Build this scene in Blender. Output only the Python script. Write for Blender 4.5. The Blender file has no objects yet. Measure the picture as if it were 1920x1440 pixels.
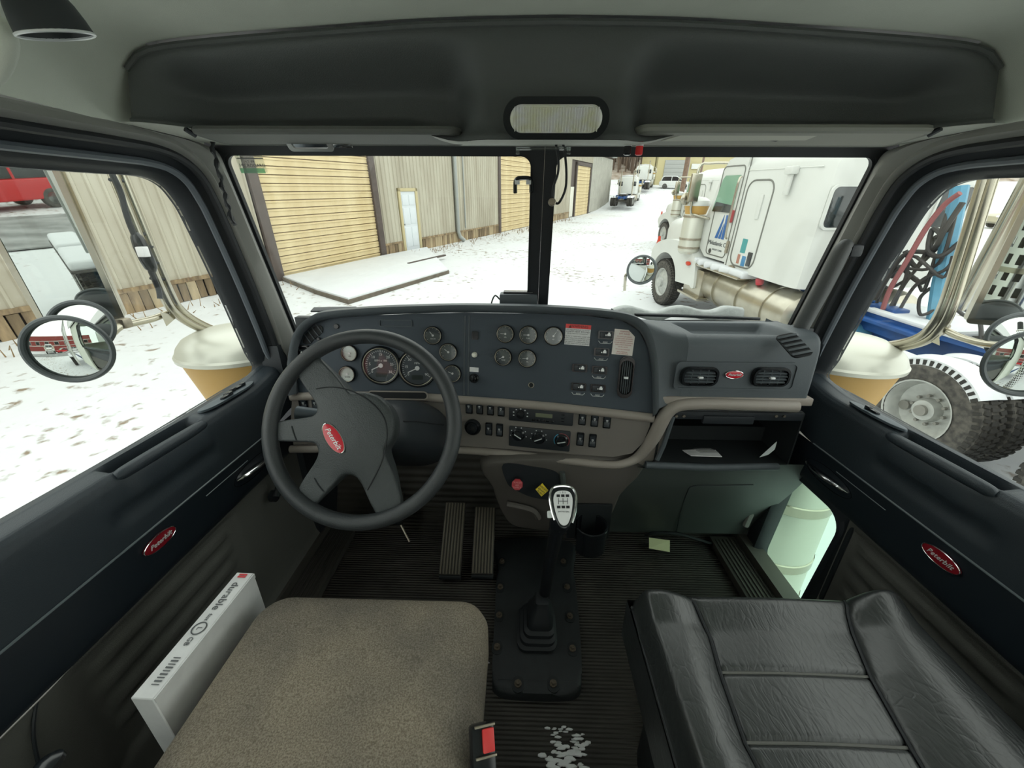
import bpy, bmesh, math, random
from math import sin, cos, pi, radians, sqrt, atan2
from mathutils import Matrix, Vector

random.seed(7)
SC = bpy.context.scene
COL = SC.collection

# ------------------------------------------------------------------ camera
FPX = 720.0
CAM = Vector((-.053, 0, 1.15))
YAW, PIT, ROL = radians(1.18), radians(22.51), radians(.39)
_w = Vector((-sin(YAW)*cos(PIT), cos(YAW)*cos(PIT), -sin(PIT)))
_r0 = Vector((cos(YAW), sin(YAW), 0))
_u0 = _r0.cross(_w)
_r = cos(ROL)*_r0 + sin(ROL)*_u0
_u = -sin(ROL)*_r0 + cos(ROL)*_u0
cam_data = bpy.data.cameras.new('camera')
cam = bpy.data.objects.new('camera', cam_data)
COL.objects.link(cam)
cam_data.sensor_width = 36
cam_data.lens = 36*FPX/1920
cam_data.clip_start = .01
cam_data.clip_end = 600
cam.matrix_world = Matrix(((_r.x, _u.x, -_w.x, CAM.x), (_r.y, _u.y, -_w.y, CAM.y), (_r.z, _u.z, -_w.z, CAM.z), (0, 0, 0, 1)))
SC.camera = cam

# ------------------------------------------------------------------ overcast sky and exposure
world = bpy.data.worlds.new('overcast_sky')
SC.world = world
world.use_nodes = True
_wn = world.node_tree.nodes
_bg = _wn['Background']
_bg.inputs['Color'].default_value = (.98, 1.0, .965, 1)
_bg.inputs['Strength'].default_value = 1.0
SC.view_settings.view_transform = 'Standard'
SC.view_settings.look = 'None'
SC.view_settings.gamma = 1
SC.view_settings.use_curve_mapping = False
SC.view_settings.exposure = 1.22

# the ground outside climbs ahead of the parked lorry: its own frame, measured from the cab
GROUND_TILT = radians(4.7)
EXT = Matrix.Translation((0, 0, -1.35)) @ Matrix.Rotation(GROUND_TILT, 4, 'X')

# ------------------------------------------------------------------ measuring helpers
def ray(px, py):
    return _w + _r*((px-960)/FPX) + _u*((720-py)/FPX)
def U(px, py, x=None, y=None, z=None):
    "point of the cab seen at a pixel of the photograph, on a plane of known x, y or z"
    d = ray(px, py)
    t = (x-CAM.x)/d.x if x is not None else (y-CAM.y)/d.y if y is not None else (z-CAM.z)/d.z
    return CAM + d*t
def Upl(px, py, p, n):
    d = ray(px, py); p = Vector(p); n = Vector(n)
    return CAM + d*((p-CAM).dot(n)/d.dot(n))
_ei = EXT.inverted()
def G(px, py, x=None, y=None, z=None):
    "the same in the frame of the ground outside"
    c = _ei @ CAM; d = _ei.to_3x3() @ ray(px, py)
    t = (x-c.x)/d.x if x is not None else (y-c.y)/d.y if y is not None else (z-c.z)/d.z
    return c + d*t

# ------------------------------------------------------------------ materials
def lin(c):
    return tuple(((v/255+.055)/1.055)**2.4 if v > 10 else v/255/12.92 for v in c)
MATS = {}
KB = 1.0   # colour gain standing in for exposure: lifts cab tones, lowers those outside
def mat(name, rgb, rough=.6, metal=0., var=0., vscale=20., bump=0., bscale=200., spec=.5, rgb2=None, coat=0., stretch=None, trans=0., bdist=.002, detail=4.):
    if name in MATS: return MATS[name]
    m = bpy.data.materials.new(name); m.use_nodes = True
    nt = m.node_tree; b = nt.nodes['Principled BSDF']; L = nt.links
    c = tuple(min(.86, v*KB) for v in lin(rgb))
    b.inputs['Base Color'].default_value = (*c, 1)
    b.inputs['Roughness'].default_value = rough
    b.inputs['Metallic'].default_value = metal
    b.inputs['Specular IOR Level'].default_value = spec
    b.inputs['Coat Weight'].default_value = coat
    m.diffuse_color = (*c, 1)
    if var or bump:
        tc = nt.nodes.new('ShaderNodeTexCoord'); mp = nt.nodes.new('ShaderNodeMapping')
        L.new(tc.outputs['Object'], mp.inputs['Vector'])
        if stretch: mp.inputs['Scale'].default_value = stretch
        if var:
            n = nt.nodes.new('ShaderNodeTexNoise'); n.inputs['Scale'].default_value = vscale; n.inputs['Detail'].default_value = detail
            L.new(mp.outputs['Vector'], n.inputs['Vector'])
            r = nt.nodes.new('ShaderNodeValToRGB')
            c2 = tuple(min(.86, v*KB) for v in lin(rgb2)) if rgb2 else tuple(v*(1-var) for v in c)
            r.color_ramp.elements[0].position = .35; r.color_ramp.elements[1].position = .65
            r.color_ramp.elements[0].color = (*c2, 1); r.color_ramp.elements[1].color = (*c, 1)
            L.new(n.outputs['Fac'], r.inputs['Fac']); L.new(r.outputs['Color'], b.inputs['Base Color'])
        if bump:
            n2 = nt.nodes.new('ShaderNodeTexNoise'); n2.inputs['Scale'].default_value = bscale; n2.inputs['Detail'].default_value = 3
            L.new(mp.outputs['Vector'], n2.inputs['Vector'])
            bp = nt.nodes.new('ShaderNodeBump'); bp.inputs['Strength'].default_value = bump; bp.inputs['Distance'].default_value = bdist
            L.new(n2.outputs['Fac'], bp.inputs['Height']); L.new(bp.outputs['Normal'], b.inputs['Normal'])
    MATS[name] = m
    return m
def emis(name, rgb, s):
    m = mat(name, rgb); b = m.node_tree.nodes['Principled BSDF']
    b.inputs['Emission Color'].default_value = (*lin(rgb), 1); b.inputs['Emission Strength'].default_value = s
    return m
def glass(name, tint, refl, rough=.02):
    if name in MATS: return MATS[name]
    m = bpy.data.materials.new(name); m.use_nodes = True
    nt = m.node_tree; nt.nodes.clear()
    o = nt.nodes.new('ShaderNodeOutputMaterial'); t = nt.nodes.new('ShaderNodeBsdfTransparent'); g = nt.nodes.new('ShaderNodeBsdfGlossy'); x = nt.nodes.new('ShaderNodeMixShader')
    t.inputs['Color'].default_value = (*tint, 1); g.inputs['Roughness'].default_value = rough
    x.inputs['Fac'].default_value = refl
    nt.links.new(t.outputs[0], x.inputs[1]); nt.links.new(g.outputs[0], x.inputs[2]); nt.links.new(x.outputs[0], o.inputs[0])
    MATS[name] = m
    return m

# ------------------------------------------------------------------ geometry: a geo is (vertices, faces)
def V(*a): return Vector(a)
def cat(*gs):
    v = []; f = []
    for g in gs:
        o = len(v); v += list(g[0]); f += [tuple(i+o for i in q) for q in g[1]]
    return v, f
def tr(g, M):
    return [M @ Vector(p) for p in g[0]], g[1]
def mv(g, x, y, z): return [Vector(p)+Vector((x, y, z)) for p in g[0]], g[1]
def frame(o, n, up=(0, 0, 1)):
    "matrix with local z = n, local y as near as can be to up"
    n = Vector(n).normalized(); up = Vector(up)
    x = up.cross(n)
    if x.length < 1e-6: x = Vector((1, 0, 0))
    x.normalize(); y = n.cross(x)
    o = Vector(o)
    return Matrix(((x.x, y.x, n.x, o.x), (x.y, y.y, n.y, o.y), (x.z, y.z, n.z, o.z), (0, 0, 0, 1)))
def bm_geo(bm):
    bm.verts.index_update()
    g = [v.co.copy() for v in bm.verts], [tuple(v.index for v in f.verts) for f in bm.faces]
    bm.free(); return g
def box(sx, sy, sz, bev=0, seg=2, c=(0, 0, 0)):
    bm = bmesh.new(); bmesh.ops.create_cube(bm, size=1)
    for v in bm.verts: v.co = Vector((v.co.x*sx, v.co.y*sy, v.co.z*sz))
    if bev: bmesh.ops.bevel(bm, geom=bm.edges[:], offset=min(bev, .49*min(sx, sy, sz)), segments=seg, affect='EDGES', profile=.6)
    for v in bm.verts: v.co += Vector(c)
    return bm_geo(bm)
def bb(x0, x1, y0, y1, z0, z1, bev=0, seg=2):
    return box(abs(x1-x0), abs(y1-y0), abs(z1-z0), bev, seg, ((x0+x1)/2, (y0+y1)/2, (z0+z1)/2))
def prism(pts, d, bev=0, seg=2, z0=0):
    "closed 2d outline extruded from z0 to z0+d, the far rim bevelled"
    bm = bmesh.new()
    vs = [bm.verts.new((p[0], p[1], z0)) for p in pts]
    f = bm.faces.new(vs); f.normal_update()
    if f.normal.z > 0: f.normal_flip()
    r = bmesh.ops.extrude_face_region(bm, geom=[f])
    nv = [e for e in r['geom'] if isinstance(e, bmesh.types.BMVert)]
    for v in nv: v.co.z += d
    if bev:
        es = [e for e in bm.edges if all(v in nv for v in e.verts)]
        bmesh.ops.bevel(bm, geom=es, offset=bev, segments=seg, affect='EDGES', profile=.6)
    bmesh.ops.recalc_face_normals(bm, faces=bm.faces[:])
    return bm_geo(bm)
def rrect(w, h, r, n=5):
    r = min(r, w/2-1e-5, h/2-1e-5); p = []
    for cx, cy, a in ((w/2-r, h/2-r, 0), (-w/2+r, h/2-r, 90), (-w/2+r, -h/2+r, 180), (w/2-r, -h/2+r, 270)):
        for k in range(n+1):
            t = radians(a+90*k/n); p.append((cx+r*cos(t), cy+r*sin(t)))
    return p
def ellipse(a, b, n=32): return [(a*cos(2*pi*k/n), b*sin(2*pi*k/n)) for k in range(n)]
def lathe(prof, seg=28, a0=0, a1=2*pi, cap=True):
    full = abs(a1-a0-2*pi) < 1e-6; n = seg if full else seg+1
    v = []; f = []
    for r, z in prof:
        for k in range(n):
            t = a0+(a1-a0)*k/seg; v.append(Vector((r*cos(t), r*sin(t), z)))
    for i in range(len(prof)-1):
        for k in range(seg):
            k2 = (k+1) % n if full else k+1
            f.append((i*n+k, i*n+k2, (i+1)*n+k2, (i+1)*n+k))
    if full and cap:
        for i, rev in ((0, True), (len(prof)-1, False)):
            if prof[i][0] > 1e-6:
                q = [i*n+k for k in range(n)]; f.append(tuple(reversed(q)) if rev else tuple(q))
    return v, f
def cyl(r, z0, z1, seg=20, bev=0):
    if bev: return lathe([(r-bev, z0), (r, z0+bev), (r, z1-bev), (r-bev, z1)], seg)
    return lathe([(r, z0), (r, z1)], seg)
def catmull(P, n=6, closed=False):
    P = [Vector(p) for p in P]; out = []; m = len(P)
    for i in range(m if closed else m-1):
        if closed: a, b, c, d = P[i-1], P[i], P[(i+1) % m], P[(i+2) % m]
        else: a, b, c, d = P[max(i-1, 0)], P[i], P[i+1], P[min(i+2, m-1)]
        for k in range(n):
            t = k/n
            out.append(.5*((2*b)+(c-a)*t+(2*a-5*b+4*c-d)*t*t+(3*b-a-3*c+d)*t**3))
    if not closed: out.append(P[-1])
    return out
def tube(P, r, seg=10, closed=False, smooth=0, flat=1.0, cap=True, up=None):
    "round bar swept along points; r a number or a list"
    P = [Vector(p) for p in P]
    rs = list(r) if isinstance(r, (list, tuple)) else [r]*len(P)
    if smooth:
        if len(set(rs)) > 1:
            Q = catmull([Vector((x, 0, 0)) for x in rs], smooth, closed); rs = [q.x for q in Q]
        P = catmull(P, smooth, closed)
        if len(rs) != len(P): rs = [rs[0]]*len(P)
    n = len(P); v = []; f = []
    T = []
    for i in range(n):
        a = P[i-1] if (closed or i > 0) else P[i]; b = P[(i+1) % n] if (closed or i < n-1) else P[i]
        t = (b-a); T.append(t.normalized() if t.length > 1e-9 else Vector((0, 0, 1)))
    ref = Vector(up) if up else (Vector((0, 0, 1)) if abs(T[0].z) < .9 else Vector((1, 0, 0)))
    N = (ref-T[0]*ref.dot(T[0])).normalized()
    for i in range(n):
        if i:
            N = N-T[i]*N.dot(T[i]); N.normalize()
        Bn = T[i].cross(N)
        for k in range(seg):
            a = 2*pi*k/seg; v.append(P[i]+(N*cos(a)*flat+Bn*sin(a))*rs[i])
    for i in range(n if closed else n-1):
        j = (i+1) % n
        for k in range(seg):
            k2 = (k+1) % seg; f.append((i*seg+k, i*seg+k2, j*seg+k2, j*seg+k))
    if cap and not closed:
        f.append(tuple(reversed(range(seg)))); f.append(tuple((n-1)*seg+k for k in range(seg)))
    return v, f
def loft(rings, closed=True, cap0=False, cap1=False):
    n = len(rings[0]); v = [Vector(p) for r in rings for p in r]; f = []
    for i in range(len(rings)-1):
        for k in range(n if closed else n-1):
            k2 = (k+1) % n; f.append((i*n+k, i*n+k2, (i+1)*n+k2, (i+1)*n+k))
    if cap0: f.append(tuple(reversed(range(n))))
    if cap1: f.append(tuple((len(rings)-1)*n+k for k in range(n)))
    return v, f
def grid(fn, nu, nv, skip=None):
    v = [Vector(fn(i/nu, j/nv)) for j in range(nv+1) for i in range(nu+1)]; f = []
    for j in range(nv):
        for i in range(nu):
            if skip and skip((i+.5)/nu, (j+.5)/nv): continue
            a = j*(nu+1)+i; f.append((a, a+1, a+nu+2, a+nu+1))
    return v, f
def ring_plate(outer, inner, d, z0=0):
    "flat frame between two outlines of equal count, with thickness"
    n = len(outer)
    R = [[(p[0], p[1], z0) for p in inner], [(p[0], p[1], z0+d) for p in inner], [(p[0], p[1], z0+d) for p in outer], [(p[0], p[1], z0) for p in outer]]
    R.append(R[0]); return loft(R)
def sstep(a, b, x):
    t = max(0., min(1., (x-a)/(b-a))); return t*t*(3-2*t)
def lerp(a, b, t): return a+(b-a)*t
def polyf(pts):
    "piecewise linear function through (x, y) points"
    def f(x):
        if x <= pts[0][0]: return pts[0][1]
        for (x0, y0), (x1, y1) in zip(pts, pts[1:]):
            if x <= x1: return y0+(y1-y0)*(x-x0)/(x1-x0)
        return pts[-1][1]
    return f
_tx = {}
def text(s, size, depth=0., align='CENTER', shear=0.):
    k = (s, size, depth, align, shear)
    if k not in _tx:
        cu = bpy.data.curves.new('lettering', 'FONT'); cu.body = s; cu.size = size; cu.align_x = align; cu.align_y = 'CENTER'; cu.extrude = depth; cu.shear = shear
        cu.resolution_u = 2
        o = bpy.data.objects.new('lettering', cu)
        me = bpy.data.meshes.new_from_object(o)
        _tx[k] = ([v.co.copy() for v in me.vertices], [tuple(p.vertices) for p in me.polygons])
        bpy.data.objects.remove(o); bpy.data.curves.remove(cu); bpy.data.meshes.remove(me)
    return _tx[k]

# ------------------------------------------------------------------ objects
WM = {}
def mesh(name, g, m, sharp=38):
    me = bpy.data.meshes.new(name)
    me.from_pydata([tuple(p) for p in g[0]], [], g[1]); me.validate()
    bm = bmesh.new(); bm.from_mesh(me); bmesh.ops.recalc_face_normals(bm, faces=bm.faces[:]); bm.to_mesh(me); bm.free()
    me.shade_smooth(); me.set_sharp_from_angle(angle=radians(sharp))
    if m: me.materials.append(m)
    return me
def link(name, data, parent=None, M=None):
    o = bpy.data.objects.new(name, data); COL.objects.link(o)
    M = M or Matrix()
    o.matrix_basis = M
    if parent is not None: o.parent = parent
    WM[o] = (WM[parent] if parent is not None else Matrix()) @ M
    return o
def tag(o, label, cat_, group=None, kind=None):
    if label: o['label'] = label
    if cat_: o['category'] = cat_
    if group: o['group'] = group
    if kind: o['kind'] = kind
    return o
def thing(name, label, cat_, M=(0, 0, 0), group=None, kind=None):
    if not isinstance(M, Matrix): M = Matrix.Translation(M)
    return tag(link(name, None, None, M), label, cat_, group, kind)
def part(name, g, m, parent, sharp=38, label=None, local=False):
    "a mesh under its thing; vertices given in cab space unless local"
    if not local: g = tr(g, WM[parent].inverted())
    o = link(name, mesh(name, g, m, sharp), parent)
    if label: o['label'] = label
    return o
def inst(name, me, parent, M, world=True):
    if world: M = WM[parent].inverted() @ M
    return link(name, me, parent, M)
def solo(name, g, m, label, cat_, group=None, kind=None, sharp=38, M=None):
    o = link(name, mesh(name, g, m, sharp), None, M)
    return tag(o, label, cat_, group, kind)
def struct(name, g, m, label=None, sharp=38, parent=None):
    o = part(name, g, m, parent, sharp) if parent else link(name, mesh(name, g, m, sharp))
    if not parent: o['kind'] = 'structure'
    if label: o['label'] = label
    return o
def sempty(name, label, M=(0, 0, 0)):
    if not isinstance(M, Matrix): M = Matrix.Translation(M)
    o = link(name, None, None, M); o['kind'] = 'structure'; o['label'] = label
    return o
def clone(o, M, label=None, parent=None):
    c = o.copy(); COL.objects.link(c)
    if parent is None: c.matrix_basis = M
    else: c.parent = parent
    WM[c] = M if parent is None else WM[parent] @ c.matrix_basis
    if label: c['label'] = label
    for ch in o.children: clone(ch, None, None, c)
    return c

KB = 1.45

# ------------------------------------------------------------------ cab materials
M_HEAD = mat('headliner_grey', (190, 194, 184), .85, var=.06, vscale=9, bump=.25, bscale=900)
M_CONS = mat('console_charcoal', (72, 75, 74), .55, bump=.3, bscale=700)
M_PILL = mat('pillar_grey', (122, 122, 118), .6, bump=.25, bscale=800)
M_BLACK = mat('black_trim', (30, 34, 38), .5, bump=.1, bscale=600)
M_RUB = mat('black_rubber', (24, 27, 30), .55)
M_DOORU = mat('door_upper_navy', (38, 45, 51), .48, bump=.3, bscale=600)
M_DOORG = mat('door_gloss_band', (24, 30, 36), .38)
M_DOORL = mat('door_lower_charcoal', (78, 78, 74), .7, bump=.35, bscale=500)
M_DASH = mat('dash_charcoal', (66, 72, 76), .55, bump=.3, bscale=700)
M_PANEL = mat('gauge_panel_slate', (52, 60, 68), .6, bump=.3, bscale=900)
M_TAUPE = mat('trim_taupe', (128, 121, 114), .5, bump=.25, bscale=800)
M_FLOOR = mat('rubber_mat', (58, 55, 50), .6, var=.45, vscale=6, bump=0)
M_CHROME = mat('chrome', (225, 228, 230), .12, 1)
M_STEEL = mat('worn_steel', (150, 142, 128), .42, .8, var=.3, vscale=40)
M_WHITE = mat('white_plastic', (225, 228, 222), .45)
M_RED = mat('enamel_red', (176, 24, 40), .3, coat=.5)
M_DKRED = mat('enamel_dark_red', (120, 18, 30), .3, coat=.5)
M_SILVER = mat('silver_print', (200, 204, 206), .4, .3)
M_GLOSSK = mat('gloss_black', (20, 23, 26), .22)
M_PRINTW = mat('white_print', (215, 220, 220), .6)
M_PRINTK = mat('black_print', (28, 28, 30), .6)
M_PAPER = mat('paper_white', (232, 232, 226), .8, var=.08, vscale=60)
M_GLASS = glass('window_glass', (.94, .965, .95), .025)
M_GLASSG = glass('green_glass', (.80, .95, .87), .04)

# rubber floor mat: fine cross ribs in relief
_nt = M_FLOOR.node_tree; _b = _nt.nodes['Principled BSDF']
_tc = _nt.nodes.new('ShaderNodeTexCoord'); _wv = _nt.nodes.new('ShaderNodeTexWave'); _bp = _nt.nodes.new('ShaderNodeBump')
_wv.bands_direction = 'Y'; _wv.inputs['Scale'].default_value = 32; _wv.inputs['Distortion'].default_value = .15
_bp.inputs['Strength'].default_value = .9; _bp.inputs['Distance'].default_value = .004
_nt.links.new(_tc.outputs['Object'], _wv.inputs['Vector']); _nt.links.new(_wv.outputs['Fac'], _bp.inputs['Height']); _nt.links.new(_bp.outputs['Normal'], _b.inputs['Normal'])

def oval_emblem(parent, M, a, b, red, size):
    "red enamel oval with a bright rim and script lettering"
    e = part('emblem', tr(prism(ellipse(a, b), .004, .0015), M), red, parent, label='red oval badge with silver script lettering')
    part('rim', tr(tube([(x, y, .003) for x, y in ellipse(a, b)], .0012, 6, True), M), M_CHROME, e)
    part('lettering', tr(mv(text('Peterbilt', size, .0006, shear=.35), 0, 0, .0048), M), M_SILVER, e)
    return e

# ------------------------------------------------------------------ floor, ceiling, rear and firewall
struct('floor', cat(bb(-.84, .84, -1.1, 1.18, -.03, 0), grid(lambda u, v: (lerp(-.84, .84, u), 1.18+.16*v, .30*v*v), 20, 6)), M_FLOOR, 'black ribbed rubber floor mat of the cab')
_cp = [(0, 1.472), (.2, 1.469), (.4, 1.459), (.6, 1.447), (.7, 1.438), (.745, 1.425), (.775, 1.395), (.792, 1.355), (.80, 1.312)]
_cs = catmull([(x, 0, z) for x, z in _cp], 3)
_full = [(-p.x, p.z) for p in reversed(_cs)]+[(p.x, p.z) for p in _cs[1:]]
def ceil_at(i, y):
    x, z = _full[i]; k = 1-sstep(.6, .8, abs(x))
    return (x, y, z+.006+.05*sstep(.84, .2, y)*k)
_n = len(_full)
_ys = [-1.1, -.7, -.3, .1, .4, .6, .72, .80, .838]
g_ceil = loft([[ceil_at(i, y) for i in range(_n)] for y in _ys], closed=False)
for rng in (range(0, 12), range(_n-12, _n)):
    g_ceil = cat(g_ceil, loft([[ceil_at(i, y) for i in rng] for y in (.838, .9, .96, 1.03)], closed=False))
struct('ceiling', g_ceil, M_HEAD, 'light grey moulded headliner of the cab roof', 60)
# the roof skin above it keeps daylight out
struct('roof', cat(bb(-.9, .9, -1.2, 1.12, 1.56, 1.58), bb(-.93, -.9, -1.2, 1.12, 1.33, 1.58), bb(.9, .93, -1.2, 1.12, 1.33, 1.58), bb(-.9, .9, 1.10, 1.12, 1.36, 1.58)), M_WHITE, 'white painted roof skin of the cab')
g_rear = cat(bb(-.88, .88, -1.14, -1.1, -.03, .72), bb(-.88, .88, -1.14, -1.1, 1.40, 1.58), bb(-.88, -.70, -1.14, -1.1, .72, 1.40), bb(.70, .88, -1.14, -1.1, .72, 1.40))
struct('wall_rear', g_rear, M_HEAD, 'grey rear wall of the cab around its back window')
w_ = struct('window_5', bb(-.72, .72, -1.124, -1.118, .70, 1.42), M_GLASS, 'unseen back window of the cab, widened to let in more light')  # out of view; widened so more daylight reaches the dash and seats
struct('wall_front', cat(bb(-.86, .86, 1.21, 1.37, .75, .78), bb(-.86, .86, 1.34, 1.37, -.03, .84), bb(-.86, -.80, 1.12, 1.36, -.03, .80), bb(.84, .88, 1.14, 1.36, -.03, .80)), M_BLACK, 'black firewall below the windscreen')
for sd, s in (('left', -1), ('right', 1)):
    struct('wall_'+sd, cat(bb(s*.84, s*.87, -1.1, -.36, -.03, 1.33), bb(s*.80, s*.86, -1.1, -.30, 1.24, 1.34)), M_HEAD, 'grey '+sd+' side wall of the cab behind the door')

# ------------------------------------------------------------------ windscreen
SLOPE = .29
def yw(z): return 1.07+(1.31-z)*SLOPE
_ty = Vector((0, -SLOPE, 1)).normalized(); _tn = Vector((1, 0, 0)).cross(_ty)
WS = Matrix(((1, 0, _tn.x, 0), (0, _ty.y, _tn.y, 1.07), (0, _ty.z, _tn.z, 1.31), (0, 0, 0, 1)))
def shift(pts, dx, dy): return [(x+dx, y+dy) for x, y in pts]
def rect_on(outl, x0, x1, y0, y1):
    "outline of a rectangle with one point per point of the inner outline"
    cx, cy = (x0+x1)/2, (y0+y1)/2; out = []
    n = len(outl)//4
    cs = [(x1, y1), (x0, y1), (x0, y0), (x1, y0)]
    for q in range(4):
        for k in range(n): out.append(cs[q])
    return out
g_gas = None
for i, (x0, x1, ox0, ox1) in enumerate(((-.787, -.027, -.83, -.0005), (.024, .79, .0005, .83))):
    inn = shift(rrect(x1-x0, .52, .028, 7), (x0+x1)/2, -.26)
    lip = shift(rrect(x1-x0-.012, .508, .024, 7), (x0+x1)/2, -.26)
    g = cat(ring_plate(rect_on(inn, ox0, ox1, -.57, .07), inn, .018, -.006), ring_plate(inn, lip, .012, -.004))
    g_gas = g if g_gas is None else cat(g_gas, g)
    struct('window_%d' % (i+1), tr(prism(inn, .004), WS), M_GLASS, ['left windscreen pane in front of the driver', 'right windscreen pane in front of the passenger'][i])
g_gas = cat(g_gas, tr(bb(-.024, .021, -.5, .04, .006, .02, .004), WS), tr(bb(-.004, .001, -.5, .04, .02, .023), WS))
struct('trim_1', tr(g_gas, WS), M_RUB, 'black rubber windscreen surround with centre post')

# ------------------------------------------------------------------ doors
D_OPEN = [(1.108, .722), (1.098, .785), (1.082, .865), (1.05, 1.015), (1.012, 1.16), (.995, 1.20), (.972, 1.228), (.935, 1.241), (.88, 1.241), (.8, 1.236), (.5, 1.225), (-.2, 1.215), (-.30, 1.19), (-.32, 1.1), (-.32, .705), (.4, .704), (.69, .705), (.97, .714)]
D_OUT = [(1.152, .73), (1.149, .79), (1.137, .87), (1.107, 1.0), (1.068, 1.148), (1.054, 1.20), (1.032, 1.258), (.99, 1.297), (.93, 1.317), (.83, 1.319), (.5, 1.306), (-.25, 1.30), (-.36, 1.28), (-.38, 1.1), (-.38, .60), (.4, .60), (.69, .60), (.97, .60)]
D_OPEN = [(p.x, p.y) for p in catmull([(y, z, 0) for y, z in D_OPEN], 4, True)]
D_OUT = [(p.x, p.y) for p in catmull([(y, z, 0) for y, z in D_OUT], 4, True)]
def mixr(t, X, s, lift=0):
    return [(s*X, lerp(a[0], b[0], t), lerp(a[1], b[1], t)) for a, b in zip(D_OPEN, D_OUT)]
PROF = [(.888, .694), (.882, .708), (.872, .714), (.862, .715), (.858, .715), (.854, .714), (.846, .713), (.838, .712), (.832, .711), (.828, .710), (.824, .708), (.818, .702), (.812, .690), (.808, .67), (.805, .64), (.802, .60), (.801, .57)]
PROF2 = [(.801, .57), (.800, .545), (.800, .52), (.800, .49), (.802, .465), (.806, .452)]
PROF3 = [(.806, .452), (.815, .448), (.820, .44), (.821, .42), (.822, .40), (.822, .37), (.822, .34), (.822, .31), (.822, .28), (.822, .25), (.822, .22), (.822, .19), (.822, .16), (.82, .12), (.815, .08), (.80, .05)]
def prof_at(P, t):
    a = t*(len(P)-1); i = min(int(a), len(P)-2); f = a-i
    return lerp(P[i][0], P[i+1][0], f), lerp(P[i][1], P[i+1][1], f)
def seg_in(a, b, x, w): return sstep(a-w, a+w, x)*(1-sstep(b-w, b+w, x))
def door(s, name, label):
    d = sempty(name, label, (s*.85, .4, 0))
    # painted outer skin and frame round the glass
    part('window_frame', cat(loft([mixr(0, .893, s), mixr(0, .872, s), mixr(.10, .866, s), mixr(.16, .852, s), mixr(.30, .846, s), mixr(.36, .838, s), mixr(.58, .826, s), mixr(.64, .818, s), mixr(.70, .812, s)])), M_BLACK, d, 50)
    part('weather_seal', tube([Vector(p) for p in mixr(.66, .812, s)][:52], .0085, 8), M_RUB, d)
    part('inner_seal', tube([Vector(p) for p in mixr(.33, .836, s)][:52], .0075, 8), mat('seal_grey', (78, 84, 90), .5), d)
    yz = [(y, z) for y, z in D_OPEN]
    gp = [(s*.884, y, z) for y, z in yz]; gp2 = [(s*.888, y, z) for y, z in yz]
    part('glass', loft([gp, gp2], True, True, True), M_GLASS, d, label='clear side window glass')
    # upper panel with the pull pocket let into the sill
    Y0, Y1 = -.36, 1.14
    def up(u, v):
        y = lerp(Y0, Y1, u); x, z = prof_at(PROF, v)
        k = seg_in(.605, .795, y, .012)
        top = 1-sstep(.853, .858, x) if x > .842 else sstep(.826, .831, x)
        z -= .062*k*top
        if z > .62 and x < .83: x -= .006*k*seg_in(.64, .70, z, .02)
        # recessed finger groove below the bar
        x += .007*seg_in(.55, .80, y, .015)*seg_in(.615, .645, z, .01)
        # the sill rises and narrows into the pillar at the front
        f = sstep(.98, 1.14, y); z += .022*f
        return (s*x, y, z)
    part('upper_panel', grid(up, 150, 64), M_DOORU, d, 60)
    part('gloss_band', grid(lambda u, v: (s*prof_at(PROF2, v)[0], lerp(Y0, Y1, u), prof_at(PROF2, v)[1]), 20, 12), M_DOORG, d, 60)
    part('band_highlight', cat(tube([(s*.7995, y, .572) for y in (-.3, .55, .98)], .0022, 6), tube([(s*.799, y, .545) for y in (.73, .88)], .0012, 5)), mat('edge_sheen', (96, 104, 108), .3), d)  # paler colour of these thin bars imitates a highlight on the glossy band
    yhole = .815 if s > 0 else 2
    def lo(u, v):
        y = lerp(Y0, min(Y1, yhole), u); x, z = prof_at(PROF3, v)
        k = seg_in(.40, .80, y, .02)*seg_in(.16, .425, z, .012)
        x += .010*k
        for zz in (.385, .335, .285, .235): x -= .007*seg_in(.44, .77, y, .02)*seg_in(zz-.013, zz+.013, z, .006)
        x -= .004*sstep(.40, .36, y)
        return (s*x, y, z)
    part('lower_panel', grid(lo, 110, 90), M_DOORL, d, 60)
    if s > 0:
        # lower corner window
        C = (.965, .215); hole = shift(rrect(.225, .40, .055, 7), *C)
        sh = [(y+.03*(.215-z)/.2*.5, z) for y, z in hole]
        big = rect_on(sh, .80, 1.15, .02, .46)
        big = [(b[0], b[1]) for b in [(1.15, .46)]*8+[(.80, .46)]*8+[(.80, .0)]*8+[(1.15, .0)]*8]
        def at(X, pts): return [(X, y, z) for y, z in pts]
        def grow(pts, k): return [(C[0]+(y-C[0])*k, C[1]+(z-C[1])*k) for y, z in pts]
        part('corner_frame', loft([at(.865, sh), at(.83, sh), at(.818, grow(sh, 1.05)), at(.818, grow(sh, 1.12)), at(.824, grow(sh, 1.16)), at(.822, big), at(.83, big)]), M_BLACK, d, 40)
        part('corner_window', loft([at(.858, grow(sh, 1.01)), at(.863, grow(sh, 1.01))], True, True, True), M_GLASSG, d, label='green tinted lower corner window')
        part('seal_strip', tube([U(1446, 880, x=.79), U(1422, 930, x=.79), U(1398, 985, x=.79)], .011, 8), M_PILL, d)
    # switch plate on the sill
    q = 1 if s > 0 else 0
    po = [(.835, .0), (.86, -.018), (.93, -.022), (1.0, -.018), (1.035, .0), (1.02, .016), (.93, .02), (.85, .018)] if s < 0 else [(.80, -.004), (.83, -.019), (.90, -.021), (.945, -.014), (.955, .0), (.93, .015), (.86, .017), (.81, .012)]
    po = [(p.x, p.y) for p in catmull([(a, b, 0) for a, b in po], 4, True)]
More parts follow.
